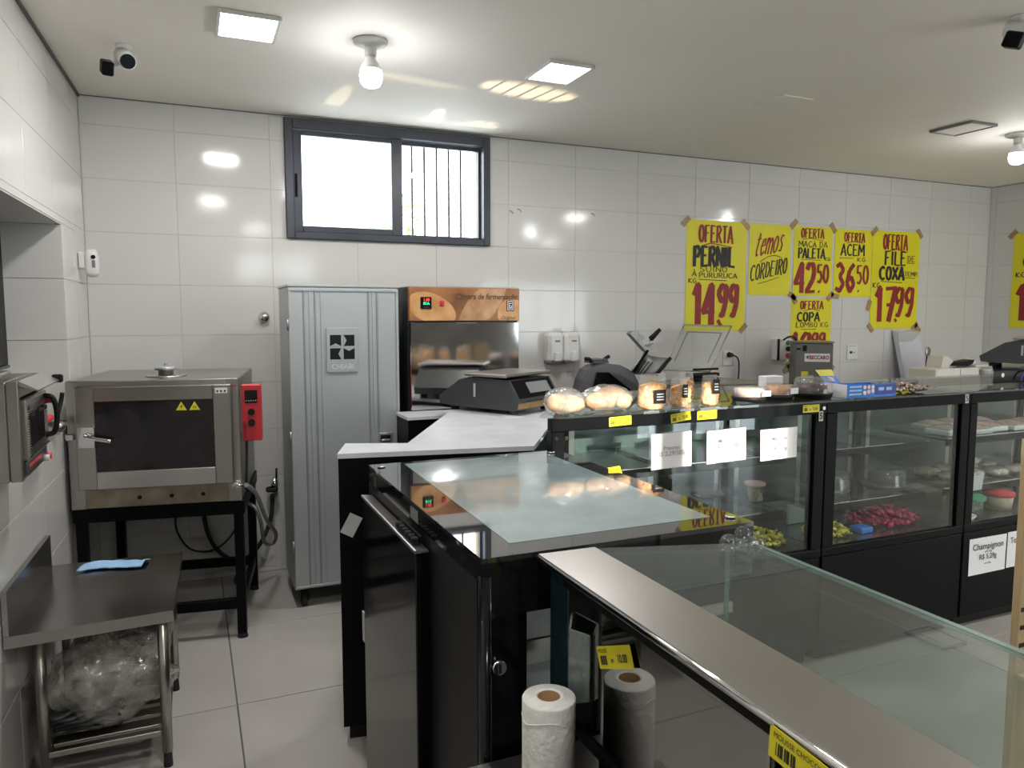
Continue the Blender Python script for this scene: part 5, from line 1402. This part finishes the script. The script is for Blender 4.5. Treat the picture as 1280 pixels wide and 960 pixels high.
def pouch(label, x, y, w, h, d, lab):
    t = thing('snack_pouch', label, 'snack bag', (x, y, CT))
    def body(k, top, zt):
        def f(u, v):
            a = u * 2 * math.pi
            z = v * zt
            prof = (min(1, v * 5 + .6) if v < .08 else 1 - .12 * v) if top else (min(1, v * 5 + .6) if v < .08 else (1 - .08 * v) * (1 if v < .9 else 1 - (v - .9) * 9.9))
            th = d * (1 - (v ** 2) * (.93 if top else .5)) * k
            return (x + w / 2 * k * math.copysign(abs(math.cos(a)) ** .7, math.cos(a)) * prof, y + th / 2 * math.sin(a), CT + .002 + z)
        return f
    m = M(t)
    def fill(u, v):
        p = Vector(body(.95, False, h * .76)(u, v))
        n = mnoise.noise(p * 55) * .006 + mnoise.noise(p * 120) * .003
        return p + Vector((math.cos(u * 6.283) * n, math.sin(u * 6.283) * n * 1.4, 0))
    m.grid(fill, 48, 18); o = m.build('snacks', m_snack, t); o['kind'] = 'stuff'
    m = M(t); m.grid(body(1.0, True, h), 28, 12); m.build('film', m_film, t)
    m = M(t); lw, lh, lz = lab
    m.box(x - lw / 2 + .008, y - d * .5 - .006, CT + lz, x + lw / 2 + .008, y - d * .5 - .0045, CT + lz + lh, .002)
    lb = m.build('black_label', m_blackm, t)
    m = M(t)
    for k in range(3): m.box(x - lw * .3 + .008, y - d * .5 - .0072, CT + lz + lh * (.25 + .2 * k), x + lw * .3 + .008, y - d * .5 - .0061, CT + lz + lh * (.32 + .2 * k))
    m.build('label_print', m_greypaper, lb)
pouch('large clear pouch of golden snacks with a black label on the case top', 1.695, 2.50, .136, .140, .075, (.055, .055, .025))
pouch('small snack pouch with black label standing right of the large pouch', 1.83, 2.51, .084, .120, .055, (.026, .055, .04))
pouch('snack pouch standing behind between the two small labelled pouches', 1.945, 2.615, .075, .130, .05, (.01, .012, .02))
pouch('small snack pouch with black label next to the round sweet tubs', 1.985, 2.51, .084, .125, .055, (.034, .06, .05))

def tub(label, x, y, r, h, mt, cat='tub', base_h=.018):
    t = thing('round_sweet_tub', label, cat, (x, y, CT))
    m = M(t); m.lathe([(0, .001), (r * .92, .001), (r, base_h), (r * .97, base_h + .002), (0, base_h + .002)], (x, y, CT), 32, wob=lambda a, z: .02 * math.sin(16 * a)); m.build('ribbed_base', m_blackm, t)
    m = M(t); m.lathe([(0, base_h + .0025), (r * .80, base_h + .0025), (r * .84, h * .82), (r * .7, h * .9), (0, h * .9)], (x, y, CT), 28, wob=lambda a, z: .05 * math.sin(14 * a)); m.build('sweets', mt, t)
    m = M(t); m.lathe([(r * .985, base_h + .003), (r * .97, h * .9), (r * .9, h), (0, h + .001)], (x, y, CT), 32, wob=lambda a, z: .012 * math.sin(16 * a)); m.build('lid', m_dome, t)
    m = M(t); m.box(x + r * .1, y - r * 1.01, CT + h * .4, x + r * .75, y - r * .995, CT + h * .8); m.T = None; m.build('paper_label', m_paper, t)
tub('round clear tub of pale pink sweets beside the snack pouches', 2.245, 2.57, .075, .062, m_pinkcake)
tub('round clear tub of brown ribbed biscuits, right of the pale pink tub', 2.425, 2.585, .068, .066, m_bisc)
def cake(label, x, y, z, r, h, mt, clear=True):
    t = thing('cake_dome', label, 'cake', (x, y, z))
    m = M(t); m.lathe([(0, .001), (r * .9, .001), (r, .022), (r * 1.02, .024), (r * .95, .026), (0, .020)], (x, y, z), 32, wob=lambda a, zz: .012 * math.sin(20 * a)); m.build('base', m_blackm if clear else m_tub, t)
    m = M(t); m.lathe([(0, .0265), (r * .68, .0265), (r * .72, .03), (r * .70, h * .68), (r * .6, h * .74), (0, h * .76)], (x, y, z), 28, wob=lambda a, zz: .03 * math.sin(9 * a + zz * 60)); m.build('cake', mt, t)
    m = M(t); m.lathe([(r * .97, .0265), (r * .93, h * .88), (r * .86, h), (r * .8, h + .004), (r * .74, h), (0, h)], (x, y, z), 32, wob=lambda a, zz: .008 * math.sin(22 * a)); m.build('lid', m_dome, t)
cake('dark chocolate cake under a clear dome on the case top left of the blue carton', 2.59, 2.545, CT, .086, .088, m_choc)
cake('dark cake under a clear dome on the second case shelf, partly behind the post', 2.985, 2.80, .691, .10, .105, m_choc, False)
cake('dark cake under a clear ridged dome mid shelf in the second case', 3.35, 2.78, .691, .11, .105, m_choc, False)

t = thing('blue_carton', 'open blue sweet carton with yellow and blue flap on the second case top', 'box', (2.85, 2.5, CT))
bx0, bx1, by0, by1, bz = 2.700, 3.005, 2.450, 2.60, CT + .062
m = M(t)
m.box(bx0, by0, CT + .001, bx1, by0 + .003, bz); m.box(bx0, by1 - .003, CT + .001, bx1, by1, bz - .01); m.box(bx1 - .003, by0 + .0035, CT + .001, bx1, by1 - .0035, bz - .012); m.box(bx0 + .0035, by0 + .0035, CT + .001, bx1 - .0035, by1 - .0035, CT + .004)
bo = m.build('box', m_blue, t)
m = M(t); m.box(bx0 - .001, by0 + .0035, CT + .001, bx0 + .003, by1 - .0035, bz); m.build('white_side', m_paper, t)
m = M(t); m.add([(bx0 + .004, by1 - .02, bz - .004), (bx0 + .10, by1 - .02, bz - .008), (bx0 + .065, by1 + .01, bz + .058), (bx0 - .035, by1 + .01, bz + .058), (bx0 + .004, by1 - .016, bz - .004), (bx0 + .10, by1 - .016, bz - .008), (bx0 + .065, by1 + .013, bz + .058), (bx0 - .035, by1 + .013, bz + .058)], [(0, 1, 2, 3), (7, 6, 5, 4), (0, 4, 5, 1), (1, 5, 6, 2), (2, 6, 7, 3), (3, 7, 4, 0)]); fl = m.build('flap', m_blue, t)
m = M(t)
a, b, c_, d = [Vector(p) + Vector((0, -.0015, .0)) for p in ((bx0 + .004, by1 - .02, bz - .004), (bx0 + .10, by1 - .02, bz - .008), (bx0 + .065, by1 + .01, bz + .058), (bx0 - .035, by1 + .01, bz + .058))]
m.add([d.lerp(a, .45), d.lerp(a, .45).lerp(c_.lerp(b, .45), .95), c_, d], [(0, 1, 2, 3)]); m.build('yellow_band', m_yel, fl)
m = M(t); q = [a.lerp(b, .45).lerp(d.lerp(c_, .45), .2), a.lerp(b, .7).lerp(d.lerp(c_, .7), .15), a.lerp(b, .75).lerp(d.lerp(c_, .75), .45), a.lerp(b, .4).lerp(d.lerp(c_, .4), .5)]
m.add([p + Vector((0, -.0008, 0)) for p in q], [(0, 1, 2, 3)]); m.build('printed_sweet', m_pinkcake, fl)
m = M(t); m.box(bx0 + .17, by0 - .0012, CT + .012, bx1 - .002, by0 - .0002, bz - .004); m.build('navy_panel', m_bluedk, bo)
for k, x in enumerate((.105, .130, .155)):
    m = M(t); m.cyl((bx0 + x, by0 - .002, CT + .022 + .004 * k), (bx0 + x, by0 - .0003, CT + .022 + .004 * k), .010, n=12); m.cyl((bx0 + x, by0 - .002, CT + .048), (bx0 + x, by0 - .0003, CT + .048), .009, n=12); m.build('printed_dot', m_pinkcake, bo)
m = M(t)
for k in range(3): m.box(bx0 + .012, by0 - .0012, CT + .014 + .017 * k, bx0 + .085, by0 - .0002, CT + .022 + .017 * k)
for k in range(2): m.box(bx0 + .19 + .05 * k, by0 - .0022, CT + .03, bx0 + .225 + .05 * k, by0 - .0013, CT + .045)
m.build('light_print', m_cloth, bo)
o = M().box(2.50, 2.74, CT + .001, 2.60, 2.80, CT + .085, .003).build('white_carton', m_paper); tag(o, 'small plain white carton behind the cake dome on the case top', 'box')

# wrapped sweets ------------------------------------------------------------
def candy_mesh(name, mt, k=1.0):
    m = M(); m.blob((0, 0, 0), (.016 * k, .012 * k, .010 * k), 8, 5)
    for s in (-1, 1):
        m.add([(s * .014 * k, .0, .002 * k), (s * .023 * k, .007 * k, .004 * k), (s * .023 * k, -.007 * k, .003 * k), (s * .014 * k, 0, -.002 * k), (s * .022 * k, .0, -.005 * k)], [(0, 1, 2), (3, 4, 1), (3, 2, 4)])
    return m.data(name, mt)
def pile(name, mt, label, group, cx, cy, z, rx, ry, hh, n, k=1.0, seed=1):
    me = candy_mesh(name, mt, k); r = random.Random(seed)
    put = []
    for i in range(n):
        for _ in range(60):
            a = r.uniform(0, 6.283); q = math.sqrt(r.random())
            x, y = cx + rx * q * math.cos(a), cy + ry * q * math.sin(a)
            zz = z + .016 * k + hh * (1 - q ** 1.6) * r.uniform(.0, 1.0)
            if all((x - c[0]) ** 2 + (y - c[1]) ** 2 + (zz - c[2]) ** 2 > (.024 * k) ** 2 for c in put): break
        put.append((x, y, zz))
        o = link(name, me); o.location = (x, y, zz)
        o.rotation_euler = (r.uniform(-.7, .7), r.uniform(-.5, .5), r.uniform(0, 6.28)); tag(o, label, 'sweet', group)
pile('wrapped_sweet', m_ycandy, 'yellow foil wrapped sweet heaped on the floor of the first case', 'yellow sweets in the first case', 2.40, 2.68, .546, .13, .13, .045, 45, 1.15, 3)
pile('wrapped_sweet', m_ycandy, 'yellow foil wrapped sweet heaped on the floor of the second case', 'yellow sweets in the second case', 2.785, 2.63, .546, .11, .09, .06, 50, 1.15, 4)
pile('wrapped_sweet', m_rcandy, 'crimson foil wrapped sweet heaped on the floor of the second case', 'crimson sweets in the second case', 3.235, 2.68, .546, .20, .12, .07, 90, 1.2, 5)
pile('wrapped_sweet', m_scandy, 'brown and silver wrapped sweet scattered on the second case top right of the blue carton', 'brown sweets on the second case top', 3.16, 2.56, CT, .14, .07, .03, 46, 1.15, 6)
o = M().box(2.94, 2.55, .5465, 3.02, 2.62, .575, .004).build('blue_packet', m_blue); tag(o, 'small blue packet between yellow and crimson sweets', 'packet')
o = M().box(2.74, 2.82, .5465, 2.93, 2.835, .645, .002).build('card_panel', m_greypaper); tag(o, 'pale upright card behind the yellow sweets in the second case', 'card')
o = M().box(2.02, 2.97, .6915, 2.09, 3.02, .765, .003).build('carton', m_cardboard); tag(o, 'small brown carton on the lower shelf of the first case', 'box')

t = thing('cheese_tub', 'small clear tub of cream cubes with pink lid on the first case shelf', 'tub', (2.50, 2.80, .691))
m = M(t)
for i in range(18):
    a = i * 2.4; q = .026 * math.sqrt((i % 6 + .5) / 6); z = .7 + .022 * (i // 6)
    m.box(2.50 + q * math.cos(a) - .011, 2.80 + q * math.sin(a) - .011, z, 2.50 + q * math.cos(a) + .011, 2.80 + q * math.sin(a) + .011, z + .021, .003)
o = m.build('cubes', m_cream, t); o['kind'] = 'stuff'
m = M(t); m.lathe([(0, .001), (.040, .001), (.048, .09), (.0485, .092)], (2.50, 2.80, .691), 26); m.build('tub', m_dome, t)
m = M(t); m.lathe([(.050, .088), (.051, .098), (.044, .101), (0, .100)], (2.50, 2.80, .691), 26); m.build('lid', m_pinkl, t)
def tray(label, x, y, z, w, d, h):
    t = thing('clear_tray', label, 'tray', (x, y, z))
    m = M(t); m.box(x - w / 2, y - d / 2, z + .0015, x + w / 2, y + d / 2, z + h, .012); m.build('tray', m_dome, t)
    m = M(t); m.box(x - w * .38, y - d * .36, z + .004, x + w * .38, y + d * .36, z + h * .45, .01); m.build('filling', m_choc, t)
tray('clear clamshell tray at the right of the lower shelf of the first case', 2.36, 2.98, .691, .20, .13, .05)
tray('clear clamshell tray behind the cakes on the lower shelf of the second case', 3.20, 2.99, .691, .22, .13, .05)

# third case: chilled packs
packs = ((3.76, 2.74), (3.93, 2.72), (4.10, 2.75), (4.28, 2.73), (3.86, 2.90), (4.05, 2.92), (4.24, 2.91), (4.46, 2.76))
whr = ('at the left front', 'second along the front', 'third along the front', 'fourth along the front', 'at the left back', 'in the middle back', 'at the right back', 'at the far right front')
for i, (x, y) in enumerate(packs):
    t = thing('meat_pack', 'film wrapped tray of pink meat, third case top shelf, ' + whr[i], 'meat pack', (x, y, .956))
    m = M(t); m.box(x - .08, y - .075, .957, x + .08, y + .075, .985, .006); m.build('tray', m_whitep, t)
    m = M(t); m.grid(lambda u, v: (x - .07 + .14 * u, y - .065 + .13 * v, .9862 + .018 * (math.sin(math.pi * u) * math.sin(math.pi * v)) ** .5 + .004 * math.sin(18 * u + i)), 14, 8); m.build('slices', m_meat, t)
    m = M(t); m.grid(lambda u, v: (x - .079 + .158 * u, y - .074 + .148 * v, .9855 + .024 * (math.sin(math.pi * (.02 + .96 * u)) * math.sin(math.pi * (.02 + .96 * v))) ** .5), 10, 8); m.build('film', m_film, t)
k = 0
spots = [('front row, first', 3.83, 2.74, 0), ('front row, second', 4.00, 2.76, 0), ('front row, third', 4.18, 2.74, 0), ('front row, fourth', 4.36, 2.76, 0), ('back row, first', 3.82, 2.885, .001), ('back row, second', 3.97, 2.90, .0), ('back row, third', 4.14, 2.89, .0), ('back row, fourth', 4.31, 2.90, .0), ('topmost of the heap', 4.06, 2.83, .056)]
for (wh, x, y, dz) in spots:
    t = thing('slice_pack', 'vacuum pack of pale brown slices, third case middle shelf, ' + wh, 'food pack', (x, y, .691 + dz))
    z = .6915 + dz
    m = M(t); m.blob((x, y, z + .024), (.074, .055, .0235), 18, 10, .12, 9, k, e=.8); m.build('slices', m_mush, t)
    m = M(t); m.blob((x, y, z + .0265), (.079, .060, .0262), 18, 10, .16, 12, k + 5, e=.7); m.build('film', m_film, t); k += 1
t = thing('shelf_card_holder', 'slanted grey price card holder on the middle shelf of the third case', 'card holder', (3.80, 2.63, .66))
m = M(t); m.add([(3.715, 2.603, .665), (3.875, 2.603, .668), (3.905, 2.614, .745), (3.745, 2.614, .742), (3.715, 2.605, .665), (3.875, 2.605, .668), (3.905, 2.6165, .745), (3.745, 2.6165, .742)], [(0, 1, 2, 3), (7, 6, 5, 4), (0, 4, 5, 1), (1, 5, 6, 2), (2, 6, 7, 3), (3, 7, 4, 0)]); m.build('card', m_greypaper, t)
o = M().box(3.67, 2.612, .650, 3.78, 2.618, .672, .001).build('shelf_ticket', m_yel); tag(o, 'yellow shelf ticket above the green lidded tub in the third case', 'price ticket')
def lid_tub(label, x, y, mt, body):
    t = thing('lidded_tub', label, 'tub', (x, y, .546))
    m = M(t); m.lathe([(0, .001), (.064, .001), (.074, .074), (.074, .076), (0, .076)], (x, y, .546), 28); m.build('tub', body, t)
    m = M(t); m.lathe([(.076, .072), (.079, .074), (.079, .092), (.074, .096), (.058, .096), (.056, .101), (0, .101)], (x, y, .546), 28); m.build('lid', mt, t)
lid_tub('clear tub with dark green lid on the floor of the third case', 3.81, 2.625, m_greenl, m_tub)
lid_tub('cream tub with red lid right of the green lidded tub', 4.04, 2.62, m_redp, m_cream)
t = thing('round_food_tray', 'shallow round tray of brown slices at the front of the third case floor', 'tray', (3.685, 2.55, .546))
m = M(t); m.lathe([(0, .001), (.044, .001), (.058, .02), (.056, .021), (.042, .004), (0, .004)], (3.668, 2.55, .546), 26); m.build('tray', m_whitep, t)
m = M(t); m.blob((3.668, 2.55, .562), (.044, .044, .012), 18, 8, .3, 14, 2); m.build('slices', m_mush, t)

t = thing('black_platform_box', 'flat black box with white mark on the third case top under a scale', 'box', (4.6, 2.9, CT))
m = M(t); m.prism([(4.09, 2.72), (4.96, 2.72), (4.96, 3.14), (4.70, 3.14)], 'z', CT + .002, CT + .062); bb = m.build('box', m_blackg, t)
m = M(t); m.cyl((4.17, 2.7185, CT + .04), (4.17, 2.7198, CT + .04), .012, n=18); m.build('white_mark', m_paper, bb)
m = M(t); m.tube([(4.30, 2.70, CT + .005), (4.305, 2.70, CT + .03), (4.34, 2.705, CT + .055), (4.40, 2.75, CT + .072), (4.46, 2.8, CT + .075)], .005); m.build('blue_cable', m_bluedk, t)
scale('second black weighing scale, at the right edge on a flat black box', (4.735, 2.93, CT + .0625), R(26), .88)

# ------------------------------------------------------------------ foreground glass counter
t = thing('foreground_counter', 'foreground glass counter with steel top strip and mirror-bright sliding doors', 'counter', (.86, .75, 0))
FY0, FT = .10, 1.1
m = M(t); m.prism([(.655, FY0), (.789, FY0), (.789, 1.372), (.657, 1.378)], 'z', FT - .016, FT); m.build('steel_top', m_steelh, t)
m = M(t); m.cyl((.6555, FY0, FT - .007), (.657, 1.376, FT - .007), .0065, n=10); m.build('rounded_edge', m_chrome, t)
m = M(t); m.prism([(.790, FY0), (1.13, FY0), (1.13, 1.262), (.790, 1.366)], 'z', FT - .009, FT - .001); tg = m.build('top_glass', m_topglass, t)
m = M(t); m.prism([(1.118, FY0), (1.1305, FY0), (1.1305, 1.2622), (1.118, 1.266)], 'z', FT - .0088, FT - .0004); m.build('polished_edge', m_edge, tg)
m = M(t); m.prism([(.80, 1.345), (1.058, 1.266), (1.060, 1.272), (.802, 1.351)], 'z', .60, FT - .010); m.build('end_glass', m_glass, t)
m = M(t); m.box(1.055, FY0, .60, 1.063, 1.262, FT - .010); fg = m.build('front_glass', m_glass, t)
m = M(t); m.box(1.0535, 1.2625, .60, 1.0645, 1.2655, FT - .0105); m.build('glass_corner', m_edge, fg)
m = M(t); m.box(.69, FY0, .06, 1.063, 1.262, .58); m.build('base', m_black, t)
m = M(t); m.box(.70, FY0, .581, 1.05, 1.26, .595); m.build('deck', m_liner, t)
m = M(t); m.box(.50, FY0, 0, .688, 1.37, .655); m.build('worker_base', m_black, t)
m = M(t); m.box(.72, FY0 + .03, 0, 1.03, 1.24, .0595); m.build('plinth', m_blackm, t)
m = M(t); m.box(.485, FY0, .656, .700, 1.375, .670, .003); m.build('ledge', m_steelh, t)
m = M(t); m.box(.6785, 1.285, .671, .712, 1.366, FT - .0165, .002); m.build('end_post', mat('teal_black_glass', (.008, .022, .028), .08), t)
m = M(t); m.box(.666, FY0, 1.062, .712, 1.284, FT - .0165); m.build('upper_track', m_black, t)
m = M(t); m.box(.672, FY0, .772, .712, 1.284, .788); m.build('lower_track', m_black, t)
m = M(t); m.box(.676, FY0, .671, .700, 1.284, .771); m.build('lower_panel', m_mirror, t)
for k, (a, b, x) in enumerate(((.715, 1.283, .680), (FY0, .735, .692))):
    m = M(t); m.box(x, a, .789, x + .006, b, 1.061); dr = m.build('sliding_door', m_mirror, t)
    if k == 0:
        m = M(t); m.box(x - .003, .716, .80, x - .0005, .720, 1.055, .001); m.build('door_edge_trim', m_steel, dr)
        m = M(t); m.add([(x - .002, 1.262, .855), (x - .028, 1.222, .850), (x - .028, 1.222, 1.0), (x - .002, 1.262, 1.012), (x - .006, 1.264, .855), (x - .032, 1.224, .850), (x - .032, 1.224, 1.0), (x - .006, 1.264, 1.012)], [(0, 1, 2, 3), (7, 6, 5, 4), (0, 4, 5, 1), (1, 5, 6, 2), (2, 6, 7, 3), (3, 7, 4, 0)])
        m.add([(x - .002, 1.190, .865), (x - .028, 1.2215, .850), (x - .028, 1.2215, 1.0), (x - .002, 1.190, .995), (x - .006, 1.188, .865), (x - .032, 1.220, .850), (x - .032, 1.220, 1.0), (x - .006, 1.188, .995)], [(0, 1, 2, 3), (7, 6, 5, 4), (0, 4, 5, 1), (1, 5, 6, 2), (2, 6, 7, 3), (3, 7, 4, 0)])
        m.build('folded_grip', m_acrylg, dr)
for (c, rr) in (((1.035, 1.235, 1.117), (.022, .014, .020)), ((1.062, 1.222, 1.137), (.019, .016, .017)), ((1.090, 1.208, 1.117), (.022, .014, .020))):
    m = M(t); m.blob(c, rr, 18, 12); m.build('glass_connector', m_clear, t)
m = M(t); m.cyl((1.06, 1.222, 1.1), (1.06, 1.222, 1.124), .013, n=16); m.build('connector_stem', m_clear, t)
m = M(t); m.cyl((1.108, 1.235, FT), (1.108, 1.235, FT + .012), .007, n=12); m.build('stud', m_chrome, t)

price_label('yellow price label reading 10.00 stuck on the mirror door beside the paper roll', .6745, 1.098, .993, .124, .040, '10.00', 'MOUSSE', (0, R(-24), R(-90)))
price_label('yellow price label reading MOUSSE CHOCOLATE under the steel top edge', .6475, .600, 1.068, .170, .042, '15.00', 'MOUSSE CHOCOLATE', (0, R(3), R(-90)))

t = thing('paper_towel_roll', 'white paper towel roll with brown core standing by the mirror door', 'paper roll', (.592, 1.195, .670))
m = M(t); m.lathe([(.021, .0015), (.050, .0015), (.0505, .03), (.050, .12), (.0505, .216), (.049, .2195), (.030, .219), (.0285, .2225), (.023, .2225), (.021, .219), (.021, .0015)], (.592, 1.195, .670), 48, wob=lambda a, z: .008 * math.sin(3 * a + z * 8)); m.build('paper', m_towel, t)
m = M(t); m.lathe([(.0208, .002), (.0208, .221), (.0195, .2212), (.0195, .002)], (.592, 1.195, .670), 32); m.build('core', m_core, t)
m = M(t); m.tube([(.592 + .0508 * math.cos(a), 1.195 + .0508 * math.sin(a), .67 + .20 - .02 * abs(math.sin(a * 1.5))) for a in (2.6, 3.2, 3.8, 4.4, 5.0)], .0012, 6); m.build('loose_sheet', m_towel, t)

# ------------------------------------------------------------------ wooden rack at the right edge
t = thing('wooden_rack', 'pale pine display rack with slotted post at the right edge of the aisle', 'rack', (2.3, 1.0, 0))
for (x, y) in ((1.945, 1.19), (2.60, 1.19), (1.945, .80), (2.60, .80)):
    m = M(t); m.box(x, y, 0, x + .09, y + .02, 1.28, .003); p = m.build('post', m_wood, t)
    if y > 1 and x < 2:
        for z in (.742, .790, .838):
            m = M(t); m.box(x + .008, y - .0012, z - .006, x + .07, y - .0002, z + .006, .0004); m.build('slot', m_blackm, p)
for z in (.25, .65, 1.05):
    m = M(t); m.box(1.95, .8205, z, 2.685, 1.1895, z + .018, .003); m.build('shelf_board', m_wood, t)
